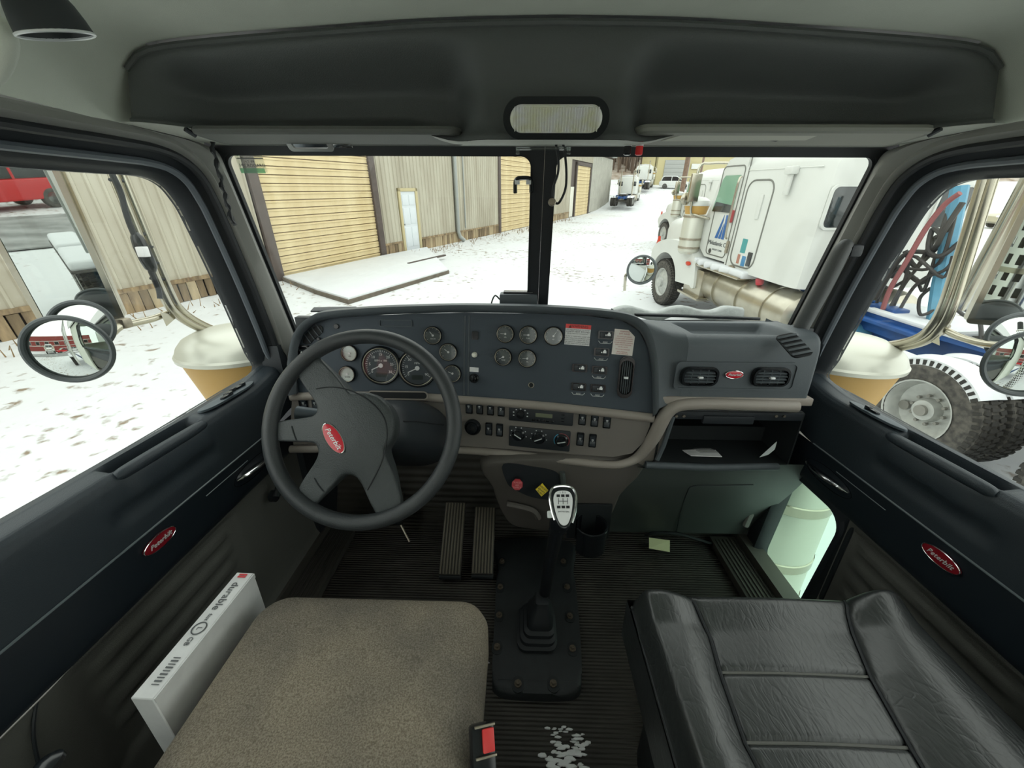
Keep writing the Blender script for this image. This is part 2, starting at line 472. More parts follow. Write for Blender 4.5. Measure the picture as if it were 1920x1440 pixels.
    Msw = Matrix(((0, s*1, -s*.25, s*.842), (1, 0, 0, 0), (0, -.16, 1, .713), (0, 0, 0, 1)))
    sp = part('switch_plate', tr(prism(po, .007, .003), Msw), mat('switch_plate_grey', (70, 78, 84), .5, bump=.2, bscale=700), d)
    for yy, xx in ([(.915, -.008), (.945, .006), (.985, .006)] if s < 0 else [(.89, -.002)]):
        part('switch', tr(mv(cat(box(.036, .013, .008, .003), box(.014, .012, .007, .003, c=(.010, 0, .004))), yy, xx, .010), Msw), M_GLOSSK, sp)
    part('pull_bar', tube([(s*.822, .592, .700), (s*.818, .61, .701), (s*.817, .70, .700), (s*.818, .79, .698), (s*.824, .815, .696)], [.008, .0125, .0135, .0125, .006], 10, smooth=5), M_DOORU, d)
    # chrome release lever in its cup
    cup = [(s*.80, .90+.085*cos(t), .512+.026*sin(t)) for t in [2*pi*k/28 for k in range(28)]]
    cin = [(s*.818, .90+.070*cos(t), .512+.018*sin(t)) for t in [2*pi*k/28 for k in range(28)]]
    hc = part('handle_cup', loft([cup, [(s*.798, p[1], p[2]) for p in cup], cin], True, False, True), M_GLOSSK, d)
    part('handle', tube([(s*.804, .83, .515), (s*.795, .85, .517), (s*.790, .89, .515), (s*.792, .94, .512), (s*.80, .975, .510)], [.006, .011, .012, .009, .004], 10, smooth=5, flat=.6), M_CHROME, d, label='chrome door release lever')
    if s < 0:
        part('window_crank', cat(tube([(-.80, .93, .385), (-.785, .93, .385)], .018, 12), tube([(-.785, .93, .385), (-.78, .96, .43)], [.010, .007], 8)), M_GLOSSK, d)
    Me = frame((s*.7985, .597, .538), (-s, 0, .0))
    oval_emblem(d, Me, .037, .0155, M_DKRED, .0145)
    part('pocket_seam', tube([(s*.818, .36, .448), (s*.812, .33, .40), (s*.816, .31, .30), (s*.818, .30, .2)], .0025, 6, smooth=4), M_BLACK, d)
    return d
door(-1, 'door_1', 'driver side door with navy upper panel, pull pocket and mirror switches')
door(1, 'door_2', 'passenger side door with navy upper panel and small lower corner window')

# ------------------------------------------------------------------ pillar and roof rail trim
for s, nm, lb in ((-1, 'trim_2', 'grey trim of the left windscreen pillar and roof rail'), (1, 'trim_3', 'grey trim of the right windscreen pillar and roof rail')):
    A = mixr(.72, .812, s)[:50]; Bq = mixr(.86, .795, s)[:50]; Bo = mixr(1, .80, s)[:50]
    Cc = []; Cd = []
    for i, (x, y, z) in enumerate(Bo):
        t = sstep(.80, 1.0, y)
        zz = min(z, 1.335)
        Cc.append((s*lerp(.80, .788, t), lerp(y, yw(zz)-.012, t), lerp(z, max(z, zz), t)))
        Cd.append((s*lerp(.80, .80, t), lerp(y, yw(zz)+.02, t), lerp(z+.004, zz, t)))
    Bm = [tuple(Vector(b).lerp(Vector(c), .5)+Vector((-s*.012*sstep(.85, 1.0, b[1]), 0, 0))) for b, c in zip(Bo, Cc)]
    struct(nm, loft([A, Bq, Bo, Bm, Cc, Cd], closed=False), M_PILL, lb, 60)
for s, nm, lb in ((-1, 'trim_4', 'ribbed scuff plate of the left door sill'), (1, 'trim_5', 'ribbed scuff plate of the right door sill')):
    g = bb(s*.70, s*.80, -.3, 1.18, 0, .03, .004)
    for k in range(6): g = cat(g, bb(s*(.712+k*.014), s*(.719+k*.014), .3, 1.16, .03, .034, .0015, 1))
    struct(nm, cat(g, bb(s*.795, s*.85, -.3, 1.2, 0, .06)), mat('scuff_plate', (74, 72, 68), .45, .3), lb)

# ------------------------------------------------------------------ overhead console
oc = thing('overhead_console', 'charcoal moulded overhead console above the windscreen', 'console', (0, .83, 1.31))
def lipz(x):
    ax = abs(x)
    for a, b in zip(_cs, _cs[1:]):
        if ax <= b.x: return lerp(a.z, b.z, (ax-a.x)/(b.x-a.x))-.004
    return 1.312
def botz(x): return 1.319-.024*(1-sstep(.14, .30, abs(x)))
def conf(u, v):
    x = lerp(-.765, .765, u); ax = abs(x)
    dep = .095*sstep(.765, .655, ax)*(1-.78*(1-sstep(.125, .20, ax)))
    c = sstep(.05, .55, v)*(1-.35*sstep(.80, 1, v))
    y = lerp(.838, .812, v)+dep*c
    z = lerp(lipz(x), botz(x), v)
    if v > .93: y -= .004
    return (x, y, z)
part('shell', cat(grid(conf, 110, 36), grid(lambda u, v: (lerp(-.765, .765, u), lerp(.838, .862, v), lipz(lerp(-.765, .765, u))+.002*v), 60, 2)), M_CONS, oc, 60)
def undf(u, v):
    x = lerp(-.79, .79, u); y0 = .812+.095*.65*sstep(.765, .655, abs(x))*(1-.78*(1-sstep(.125, .20, abs(x))))
    return (x, lerp(y0, 1.075, v), lerp(botz(x), 1.322, sstep(0, 1, v)))
part('underside', grid(undf, 80, 10), mat('underside_grey', (150, 152, 144), .7, bump=.3, bscale=700), oc, 60)
part('front_lip', tube([conf(k/60, 0) for k in range(61)], .006, 8), M_CONS, oc)

dl = thing('dome_lamp', 'clear ribbed oval dome lamp in the middle of the overhead console', 'lamp', U(1042, 220, y=.815))
Mdl = frame(U(1042, 221, y=.812), (0, -.93, -.36))
part('housing', tr(cat(ring_plate(rrect(.186, .062, .030, 8), rrect(.160, .042, .0205, 8), .010), prism(rrect(.17, .05, .024, 8), .003)), Mdl), M_GLOSSK, dl)
part('lens', tr(prism(rrect(.162, .043, .021, 8), .014, .006, 3), Mdl), mat('lamp_lens', (240, 240, 226), .2, var=.15, vscale=40, stretch=(1, .2, 1), rgb2=(196, 196, 172)), dl)
g = None
for k in range(30):
    b_ = box(.0016, .036, .002, c=(-.0725+k*.005, 0, .0145)); g = b_ if g is None else cat(g, b_)
part('lens_ribs', tr(g, Mdl), MATS['lamp_lens'], dl)['kind'] = 'stuff'

# ------------------------------------------------------------------ sun visors
M_VIS = mat('visor_grey', (128, 128, 120), .75, bump=.3, bscale=500)
def visor(x0, x1, label, y0, z0, y1, z1, s, vm):
    v = thing('sun_visor', label, 'sun visor', ((x0+x1)/2, .9, z0+.012), group='folded sun visors')
    out = rrect(x1-x0, sqrt((y1-y0)**2+(z1-z0)**2), .02, 5)
    n = Vector((0, (z1-z0), -(y1-y0))).normalized()
    Mv = frame(((x0+x1)/2, (y0+y1)/2, (z0+z1)/2), n, (0, y1-y0, z1-z0))
    part('board', tr(prism(out, -.012, 0), Mv), vm, v)
    part('edge_piping', tr(tube([(a, b, -.006) for a, b in out], .0075, 8, True), Mv), mat('visor_piping', (112, 113, 106), .6) if s > 0 else vm, v)
    part('pivot_rod', tube([(x0 if s < 0 else x1, y0+.01, z0-.002), (x0-.006 if s < 0 else x1+.006, y0-.005, z0+.006)], .005, 8), M_BLACK, v)
    return v
vl = visor(-.695, -.178, 'sun visor over the driver, darkened as if shaded, with a metal mirror clip', .858, 1.310, .955, 1.3075, -1, mat('visor_shaded', (80, 82, 78), .7, bump=.3, bscale=500))  # the driver's visor is coloured darker to imitate the shadow it lies in
Mc = frame(U(580, 268, y=.95), (0, -.7, -.7))
cl = part('clip_mirror', tr(ring_plate(rrect(.098, .034, .008, 4), rrect(.076, .020, .004, 4), .004), Mc), mat('brushed_metal', (150, 152, 150), .35, .7), vl)
part('mirror_glass', tr(prism(rrect(.078, .022, .004, 4), .002), Mc), M_CHROME, cl)
for k in (-1, 1): part('clip_tab', tr(box(.045, .008, .004, .001, c=(k*.068, -.006 if k > 0 else .004, 0)), Mc), M_CHROME, cl)
vr = visor(.165, .705, 'light grey sun visor over the passenger with a paper slip along it', .850, 1.312, .945, 1.306, 1, M_VIS)
part('paper_slip', tr(prism([(-.20, -.028), (.06, -.018), (.09, .012), (-.19, .006)], .0015), frame(U(1330, 259, y=.888), (0, -.17, -1), (0, 1, 0))), mat('slip_paper', (165, 165, 155), .8), vr)
part('slot', tr(box(.10, .006, .002, c=(0, 0, 0)), frame(U(1420, 258, y=.888), (0, -.17, -1), (-.3, 1, 0))), M_BLACK, vr)

# ------------------------------------------------------------------ small things at the roof
cb = thing('acrylic_bracket', 'clear acrylic bracket hanging below the dome lamp', 'bracket', U(1020, 250, y=.96))
M_ACR = glass('clear_acrylic', (.86, .9, .88), .14, .1)
part('bar', cat(bb(U(968, 250, y=.96).x, U(1072, 250, y=.96).x, .958, .975, 1.301, 1.305)), M_ACR, cb)
for px in (971, 1068):
    p = U(px, 252, y=.96); part('arm', bb(p.x-.004, p.x+.004, .958, .962, U(px, 289, y=.96).z, 1.303), M_ACR, cb)
pc = thing('audio_cable', 'black looped cable with a round jack hanging beside the centre post', 'cable', U(1045, 255, y=1.0))
part('cord', tube([U(a, b, y=1.0) for a, b in ((1044, 250), (1043, 275), (1047, 300), (1046, 325), (1038, 350), (1037, 370))]+[U(a, b, y=1.0) for a, b in ((1041, 380), (1049, 379), (1060, 355), (1062, 325), (1060, 295), (1056, 270), (1053, 250))], .0028, 8, smooth=5), M_RUB, pc)
part('jack', tr(cyl(.009, -.004, .006, 16, .002), frame(U(1035, 379, y=.997), (0, -1, .1))), M_STEEL, pc)
hk = thing('phone_mount_hook', 'black n-shaped plastic hook stuck to the left windscreen pane', 'hook')
hp = [Upl(a, b, WS @ Vector((0, 0, .02)), _tn) for a, b in ((966, 362), (966, 345), (968, 337), (975, 334), (990, 334), (995, 337), (996, 345), (996, 361))]
hk.matrix_basis = Matrix.Translation(hp[3]); WM[hk] = hk.matrix_basis.copy()
part('body', tube(hp, .0062, 6, smooth=3, flat=.8), M_GLOSSK, hk)
for a, b in ((970, 342), (991, 342)): part('screw_tab', tr(box(.012, .009, .004, .001), frame(Upl(a, b, WS @ Vector((0, 0, .028)), _tn), _tn)), M_SILVER, hk)
for px, py, m, lb in ((1178, 268, M_GLOSSK, 'small black plug hanging from the console beside the red one'), (1200, 268, mat('plug_red', (205, 40, 40), .4), 'small red plug hanging from the console underside')):
    t = thing('hanging_plug', lb, 'plug', U(px, 250, y=.92), group='plugs below the overhead console')
    p = U(px, py, y=.92)
    part('body', tr(cyl(.0075, -.022, .004, 12, .002), Matrix.Translation(p)), m, t)
    part('stem', tr(cyl(.0045, .002, .03, 10), Matrix.Translation(p)), M_GLOSSK, t)
    part('collar', tr(cyl(.008, -.006, -.003, 12), Matrix.Translation(p)), M_SILVER, t)
# reading lamp, top left
rl = thing('reading_lamp', 'black cone reading lamp on the headliner above the driver', 'lamp', U(95, 30, y=.45))
_a = U(106, 66, y=.455); _v = (_a-CAM).normalized(); _up = (_u-_v*_u.dot(_v)).normalized()
Mr = frame(_a, -_r.cross(_v).normalized()-_v*.12, (0, 1, 0)) @ Matrix.Scale(1.0, 4)
part('shade', tr(lathe([(.0225, -.026), (.025, -.020), (.0275, -.010), (.029, 0), (.0275, 0), (.025, -.012), (.0, -.02)], 32), Mr), mat('lamp_black', (40, 44, 46), .5), rl)
part('rim', tr(tube([(.0285*cos(t), .0285*sin(t), 0) for t in [2*pi*k/36 for k in range(36)]], .0014, 6, True), Mr), M_SILVER, rl)
part('base', tr(lathe([(.0, -.075), (.04, -.075), (.036, -.048), (.0225, -.026), (0, -.026)], 28), Mr), M_HEAD, rl)
gh = solo('grab_handle', tube([U(a, b, y=.46) for a, b in ((-20, 30), (4, 45), (16, 72), (14, 100), (2, 135), (-20, 165))], [.004, .006, .007, .007, .006, .004], 10, smooth=5), M_HEAD, 'grey curved strap handle at the upper left corner of the roof', 'handle')

# ------------------------------------------------------------------ dashboard
db = thing('dashboard', 'charcoal lorry dashboard with slate gauge panel and taupe lower trim', 'dashboard', (0, 1.1, .6))
def dbase(x): return 1.075-.165*max(0., (x+.26)*sstep(-.40, -.12, x))
def dashY(x, z): return dbase(x)+(.2 if z > .665 else .10)*(z-.665)
def DP(px, py, off=0.):
    "point on the dash face seen at a pixel; off is how proud it stands"
    p = U(px, py, y=1.05)
    for _ in range(8): p = U(px, py, y=dashY(p.x, p.z)-off)
    return p
def DM(px, py, off=0.):
    p = DP(px, py, off); sl = .2 if p.z > .665 else .10
    sx = (dashY(p.x+.01, p.z)-dashY(p.x-.01, p.z))/.02
    n = Vector((sx, -1, sl)).normalized()
    x = Vector((1, sx, 0)).normalized(); y = n.cross(x)
    return Matrix(((x.x, y.x, n.x, p.x), (x.y, y.y, n.y, p.y), (x.z, y.z, n.z, p.z), (0, 0, 0, 1)))
def face_fill(pxs, off, rings=7, sm=0):
    P = [DP(a, b, off) for a, b in pxs]
    if sm: P = catmull(P, sm, True)
    cx = sum(p.x for p in P)/len(P); cz = sum(p.z for p in P)/len(P)
    R = []
    for k in range(rings+1):
        t = max(.001, k/rings); R.append([])
        for p in P:
            x = lerp(cx, p.x, t); z = lerp(cz, p.z, t); R[-1].append((x, dashY(x, z)-off, z))
    return R
up_in = [(556, 738), (556, 690), (560, 650), (570, 624), (590, 606), (622, 597), (700, 591), (780, 588), (870, 586), (1000, 588), (1100, 592), (1165, 601), (1198, 620), (1214, 652), (1222, 700), (1224, 782)]
up_out = [(537, 742), (538, 690), (543, 648), (555, 617), (576, 597), (608, 585), (700, 577), (780, 574), (870, 572), (1000, 574), (1105, 580), (1180, 590), (1213, 610), (1229, 648), (1235, 700), (1236, 766)]
bot = [(1130, 772), (1040, 762), (955, 755), (870, 749), (780, 744), (700, 741), (620, 741)]
part('gauge_panel', loft(face_fill(up_in+bot, 0, 8)), M_PANEL, db, 60)
A = [DP(a, b, 0) for a, b in up_in]; B = [DP(a, b, .030) for a, b in up_in]; C = [DP(a, b, .036) for a, b in up_out]
B = [b.lerp(a, .25) for a, b in zip(A, B)]
Bm = [(b+c)/2+Vector((0, -.006, 0)) for b, c in zip(B, C)]
Dd = []
for c in C:
    k = sstep(.68, .80, c.z)
    Dd.append(Vector((c.x*1.02, c.y+.05, c.z-.004)))
Ee = [Vector((c.x*1.03, 1.205, c.z-.045)) for c in C]
rs = [catmull(q, 4) for q in (A, B, Bm, C, Dd, Ee)]
part('hood', loft(rs, closed=False), M_DASH, db, 60)
# taupe lower panel, its top bar and the sweeping lower lip
low = [(548, 740), (620, 738), (700, 738), (780, 741), (870, 746), (955, 752), (1040, 759), (1130, 768), (1222, 778), (1218, 800), (1206, 830), (1185, 850), (1150, 857), (1050, 850), (950, 842), (860, 836), (780, 834), (700, 834), (620, 834), (550, 834), (545, 790)]
part('lower_panel', loft(face_fill(low, .002, 7)), mat('panel_taupe', (100, 95, 90), .55, bump=.25, bscale=800), db, 60)
def strip(pts, w, h, off, m, nm, parent=db, sm=4):
    P = catmull([DP(a, b, off) for a, b in pts], sm)
    return part(nm, tube(P, w, 10, flat=h/w, up=(0, 0, 1)), m, parent)
strip([(546, 744), (620, 742), (700, 742), (780, 744), (870, 750), (955, 756), (1040, 763), (1130, 773), (1226, 784)], .012, .0135, .004, M_TAUPE, 'trim_bar')
lipp = [DP(a, b, .012) for a, b in ((545, 842), (700, 842), (860, 844), (950, 851), (1050, 862), (1120, 870), (1160, 871))]
lipp += [U(1195, 858, y=.975), U(1222, 825, y=.965), U(1238, 795, y=.96), U(1252, 772, y=.957), U(1275, 760, y=.955), U(1320, 757, y=.955), U(1400, 759, y=.955), U(1494, 762, y=.955)]
part('lower_lip', tube(lipp, [.012]*7+[.014, .018, .019, .018, .0165, .0165, .0165, .0165], 12, smooth=6), M_TAUPE, db)
# dark underside of the dash
part('underside', cat(grid(lambda u, v: (lerp(-.78, .34, u), lerp(dbase(lerp(-.78, .34, u))+.0, 1.3, v), lerp(.478, .40, v)), 20, 6)), M_BLACK, db, 60)
part('end_cap', grid(lambda u, v: (-.735-.04*v, lerp(1.06, 1.3, v), lerp(.46, .72, u)), 6, 6), M_DASH, db, 60)

# seam post between the two halves of the panel
for px in (871, 879): part('panel_seam', tube([DP(px-1, 741, .0), DP(px+1, 592, .0)], .0028, 6), M_DASH, db)

# --- gauges
M_DIAL = mat('dial_slate', (62, 68, 72), .45)
M_DIALW = mat('dial_pale', (176, 184, 178), .45)
M_GLS = glass('gauge_glass', (.97, .97, .97), .05, .05)
def gauge(px, py, r, ang, pale=False, big=False, nums=None, cap=None):
    M = DM(px, py, .001)
    g = part('gauge', tr(prism(ellipse(r*.90, r*.90, 36), .003), M), M_DIALW if pale else M_DIAL, db, label='pale round gauge' if pale else 'large round gauge' if big else None)
    part('bezel', tr(lathe([(r*1.06, 0), (r*1.06, .006), (r*1.0, .010), (r*.90, .008), (r*.88, .003)], 40, cap=False), M), M_GLOSSK, g)
    part('bezel_ring', tr(tube([(r*.93*cos(t), r*.93*sin(t), .009) for t in [2*pi*k/40 for k in range(40)]], .0009 if not big else .0014, 6, True), M), M_STEEL, g)
    ink = M_PRINTW if not pale else M_PRINTK
    tk = None; nt_ = 31 if big else 9
    for k in range(nt_):
        t = radians(215-250*k/(nt_-1)); ln = r*(.13 if k % 5 == 0 else .07)
        q = tr(box(ln, r*.022 if big else r*.028, .0006), Matrix.Translation((r*.78*cos(t), r*.78*sin(t), .0036)) @ Matrix.Rotation(t, 4, 'Z'))
        tk = q if tk is None else cat(tk, q)
    if nums:
        for k, s_ in enumerate(nums):
            t = radians(215-250*k/(len(nums)-1)); tk = cat(tk, mv(text(s_, r*.20, .0003), r*.60*cos(t), r*.60*sin(t), .0036))
    if cap: tk = cat(tk, mv(text(cap, r*.15 if big else r*.2, .0003), 0, r*.26 if big else -r*.38, .0036))
    o = part('dial_marks', tr(tk, M), ink, g); 
    t = radians(ang)
    nd = cat(tr(box(r*.68, r*.05, .001, c=(r*.22, 0, .0052)), Matrix.Rotation(t, 4, 'Z')), cyl(r*.12, .0036, .0062, 14))
    part('needle', tr(nd, M), mat('needle_white', (235, 235, 228), .5), g)
    if big: part('display_window', tr(mv(prism(rrect(r*.62, r*.26, r*.05, 3), .001), 0, -r*.5, .0034), M), mat('lcd_dark', (40, 46, 44), .3), g)
    part('glass', tr(prism(ellipse(r*.9, r*.9, 36), .0006, z0=.0078), M), M_GLS, g)
    return g
gauge(715, 685, .0565, 205, big=True, nums=['0', '5', '10', '15', '20', '25', '30'], cap='RPM x 100')
gauge(783, 690, .0565, 205, big=True, nums=['0', '15', '30', '45', '60', '75', '90'], cap='MPH')
gauge(656, 662, .0245, 172, True, cap='OIL'); gauge(652, 701, .0245, 178, True, cap='WATER')
gauge(812, 629, .0262, 128, cap='VOLTS'); gauge(841, 660, .0262, 142); gauge(849, 700, .0262, 160)
gauge(948, 626, .0252, 178, cap='AIR'); gauge(991, 628, .0255, 182, cap='FUEL'); gauge(1038, 630, .026, 58, cap='PSI')
gauge(944, 669, .0252, 208, cap='TEMP'); gauge(989, 672, .0255, 180, cap='OIL')

# --- left demister louvre, second vent, slot and fascia lines
Mv = DM(588, 629, .001)
sec = [(-.034, -.022), (-.024, .002), (-.008, .018), (.012, .028), (.024, .030), (.030, .022), (.026, .008), (.010, -.004), (-.004, -.016), (-.014, -.026)]
sec = [(p.x, p.y) for p in catmull([(a, b, 0) for a, b in sec], 3, True)]
lv = part('demister_vent', tr(prism(sec, .002), Mv), mat('vent_void', (14, 17, 20), .7), db)
for k in range(4): part('louvre', tr(box(.003, .034, .004, .001), Mv @ Matrix.Translation((-.018+.0125*k, -.008+.010*k, .003)) @ Matrix.Rotation(radians(35), 4, 'Z')), M_DASH, lv)
part('louvre_knob', tr(cyl(.005, 0, .007, 12, .001), Mv @ Matrix.Translation((.016, -.010, 0))), M_GLOSSK, lv)
def vent(M, w, h, r, nh, nv, parent, tilt=25):
    v = part('air_vent', tr(prism(rrect(w, h, r), .002), M), MATS['vent_void'], parent)
    part('vent_surround', tr(cat(ring_plate(rrect(w*1.12, h*1.16, r*1.15), rrect(w, h, r), .012), ring_plate(rrect(w*1.2, h*1.25, r*1.25), rrect(w*1.12, h*1.16, r*1.15), .006)), M), M_GLOSSK, v)
    for k in range(nh):
        y = -h/2+h*(k+1)/(nh+1); x = sqrt(max(0, 1-(2*abs(y)/h)**4))
        part('vent_blade', tr(box(w*.97*x, .0022, .010, .0006), M @ Matrix.Translation((0, y, .0055)) @ Matrix.Rotation(radians(tilt), 4, 'X')), M_DASH, v)
    for k in range(nv):
        x = -w/2+w*(k+1)/(nv+1); y = sqrt(max(0, 1-(2*abs(x)/w)**4))
        part('vent_blade', tr(box(.002, h*.97*y, .007, .0006), M @ Matrix.Translation((x, 0, .003)) @ Matrix.Rotation(radians(tilt*.4), 4, 'Y')), M_DASH, v)
    part('vent_tab', tr(box(.012, .006, .012, .002, c=(0, 0, .011)), M), M_SILVER, v)
    return v
vent(DM(573, 660, .001), .030, .034, .010, 2, 0, db)
vent(DM(1173, 707, .001), .034, .096, .016, 0, 5, db)
sl = part('slot', tr(prism(rrect(.178, .020, .0099, 6), .0015), DM(746, 741, .0165)), MATS['vent_void'], db)
part('slot_rim', tr(ring_plate(rrect(.186, .027, .0135, 6), rrect(.178, .020, .0099, 6), .003), DM(746, 741, .0165)), M_TAUPE, sl)
part('message_window', tr(cat(ring_plate(rrect(.098, .020, .003), rrect(.094, .016, .002), .002)), DM(742, 606, .001)), M_DASH, db)
part('bolt_cover', tr(cyl(.008, 0, .004, 14, .001), DM(631, 612, 0)), M_GLOSSK, db)
# --- centre column of small fittings
Mq = DM(891, 629, .001)
part('port', tr(cat(ring_plate(rrect(.020, .024, .004), rrect(.013, .017, .003), .003), prism(rrect(.014, .018, .003), .001)), Mq), M_GLOSSK, db)
part('push_button', tr(lathe([(.0085, 0), (.0085, .004), (.006, .010), (0, .011)], 18), DM(890, 665, .001)), mat('button_cream', (222, 210, 190), .4), db)
pl = part('label_plate', tr(prism(rrect(.028, .014, .001), .001), DM(889, 693, .001)), M_PAPER, db)
kb = part('rotary_switch', tr(cat(cyl(.0145, 0, .006, 22, .001), cyl(.010, .006, .016, 18, .001), box(.005, .020, .006, .001, c=(0, 0, .018))), DM(889, 709, .001)), M_GLOSSK, db)
_sh = part('screw_hole', tr(cyl(.0068, 0, .001, 18), DM(996, 722, .001)), MATS['vent_void'], db)
part('hole_rim', tr(tube([(.0075*cos(t), .0075*sin(t), .001) for t in [2*pi*k/20 for k in range(20)]], .0011, 6, True), DM(996, 722, .001)), M_STEEL, _sh)
# --- stickers
def sticker(px, py, w, h, body, head, lines, nm, cut=False, rot=0.):
    M = DM(px, py, .001) @ Matrix.Rotation(radians(rot), 4, 'Z')
    out = [(-w/2, -h/2), (w/2, -h/2), (w/2, h/2), (-w/2, h/2)] if not cut else [(-w/2, -h/2), (w/2, -h/2), (w/2, h*.26), (w*.16, h/2), (-w/2, h/2)]
    s_ = part(nm, tr(prism(out, .0008), M), body, db, label='printed warning sticker')
    if head:
        hh = part('header', tr(mv(box(w, h*.20, .0004), 0, h*.40, .001), M), mat('warning_red', (205, 72, 70), .6), s_)
        part('header_text', tr(mv(text('WARNING', h*.17, .0001), h*.06, h*.40, .0014), M), M_PRINTK, s_)
        part('triangle', tr(prism([(-w*.38, h*.32), (-w*.27, h*.32), (-w*.325, h*.47)], .0003, z0=.0012), M), mat('triangle_dark', (90, 30, 20), .6), s_)
    tg = None
    for y, sz, t_ in lines:
        q = mv(text(t_, sz, .0001), 0, y*h, .001); tg = q if tg is None else cat(tg, q)
    part('print', tr(tg, M), M_PRINTK if head else mat('print_red', (150, 60, 58), .6), s_)
    return s_
sticker(1083, 628, .070, .058, M_PAPER, True, [(.24, .0035, 'READ AND UNDERSTAND THE MANUAL'), (.15, .0068, 'CLAMP NEST SOUND'), (.05, .0034, 'BEFORE OPERATING THE EQUIPMENT'), (-.08, .0042, 'FAILURE TO MAINTAIN A CLEAR VIEW'), (-.17, .0042, 'OR THE OPERATION OF BRAKES COULD'), (-.26, .0042, 'RESULT IN SERIOUS INJURY OR DEATH'), (-.35, .0042, 'THE OPERATOR IS RESPONSIBLE FOR'), (-.43, .0042, 'THE SAFE OPERATION OF EQUIPMENT')], 'warning_sticker', rot=-1)
sticker(1169, 642, .056, .070, mat('sticker_pink', (212, 196, 190), .8), False, [(.42, .0055, 'WARNING'), (.33, .006, 'LIFT AXLES'), (.22, .0042, 'DO NOT LIFT AXLES'), (.14, .0042, 'UNDER LOAD OR WHEN'), (.06, .0042, 'TRUCK EXCEEDS 20 MPH'), (-.02, .0042, 'LOWER BEFORE LOADING'), (-.10, .0042, 'AND CHECK PRESSURE'), (-.18, .0042, 'OF ALL AXLES'), (-.28, .0042, 'TO AVOID DAMAGE'), (-.38, .0042, 'READ MANUAL'), (-.45, .0036, 'BEFORE OPERATION')], 'axle_sticker', cut=True, rot=-2)
# --- rocker switches
def rocker(px, py, w, h, horiz=True, mark=None, off=.001, lab=False):
    M = DM(px, py, off)
    r = part('rocker_switch', tr(cat(ring_plate(rrect(w*1.25, h*1.25, .003, 3), rrect(w, h, .002, 3), .003), prism(rrect(w, h, .002, 3), .001)), M), M_GLOSSK, db)
    if horiz: k = cat(tr(box(w*.52, h*.92, .006, .0015), Matrix.Translation((w*.22, 0, .004)) @ Matrix.Rotation(radians(-9), 4, 'Y')), tr(box(w*.44, h*.92, .004, .001), Matrix.Translation((-w*.25, 0, .003)) @ Matrix.Rotation(radians(9), 4, 'Y')))
    else: k = cat(tr(box(w*.90, h*.50, .006, .0015), Matrix.Translation((0, h*.23, .004)) @ Matrix.Rotation(radians(9), 4, 'X')), tr(box(w*.90, h*.46, .005, .001), Matrix.Translation((0, -h*.25, .0035)) @ Matrix.Rotation(radians(-9), 4, 'X')))
    part('rocker', tr(k, M), mat('rocker_black', (34, 39, 44), .4), r)
    if mark: part('legend', tr(mark, M), M_SILVER, r)
    if lab:
        part('caption', tr(cat(tube([(-w*.55, -h*.95, .001), (-w*.40, -h*1.3, .001), (w*.40, -h*1.3, .001), (w*.55, -h*.95, .001)], .0007, 5), mv(text('AXLE', .0055, .0002), 0, -h*1.12, .001)), M), M_SILVER, r)
    return r
truckm = cat(box(.009, .006, .0006, c=(.008, .001, .0088)), box(.005, .004, .0006, c=(.008, .0055, .0088)), cyl(.0018, .0085, .0092, 8))
for px, py, l in ((1136, 628, 1), (1128, 660, 1), (1124, 694, 1), (1121, 728, 1), (1087, 690, 0), (1085, 725, 1)): rocker(px, py, .034, .018, True, truckm, lab=bool(l))
rail = box(.006, .002, .0005, c=(0, .006, .0085)); rail = cat(rail, box(.006, .001, .0005, c=(0, .003, .0085)), cyl(.001, .008, .0086, 8))
for px, py in ((880, 763), (900, 764), (920, 766), (940, 768), (917, 804), (937, 806), (1092, 784), (1115, 787), (1138, 790), (1088, 823), (1111, 826), (571, 757), (592, 757)):
    rocker(px, py, .0175, .034, False, rail, .003)
# --- horn-style knob, radio, heater controls
part('dimmer_knob', tr(lathe([(.026, 0), (.026, .008), (.022, .014), (.020, .010), (.018, .012), (.014, .024), (0, .026)], 30), DM(887, 800, .003)), M_GLOSSK, db)
Mra = DM(1014, 776, .004)
ra = part('radio', tr(cat(prism(rrect(.192, .056, .004), .006, .002)), Mra), mat('radio_black', (26, 30, 34), .45), db, label='black radio with a pale green display')
part('display', tr(mv(prism(rrect(.050, .012, .001), .001), .010, -.002, .006), Mra), mat('display_green', (96, 100, 82), .3), ra)
part('radio_brand', tr(mv(text('PREMIUM SOUND', .0055, .0002), .002, .017, .0066), Mra), M_SILVER, ra)
part('radio_knob', tr(mv(lathe([(.013, 0), (.013, .006), (.009, .012), (0, .013)], 22), -.060, -.004, .006), Mra), M_GLOSSK, ra)
for k in range(5): part('radio_button', tr(mv(box(.009, .006, .003, .001), -.020+.014*k, -.018, .007), Mra), M_GLOSSK, ra)
for k in range(3): part('radio_button', tr(mv(box(.009, .005, .003, .001), .066, .006-.010*k, .007), Mra), M_GLOSSK, ra)
for k in range(7):
    t = radians(200-220*k/6); part('knob_mark', tr(mv(box(.004, .003, .0006), -.060+.022*cos(t), -.004+.016*sin(t), .0064), Mra), M_SILVER, ra)
Mhv = DM(1011, 822, .004)
hv = part('heater_panel', tr(prism(rrect(.186, .066, .004), .004, .0015), Mhv), MATS['radio_black'], db)
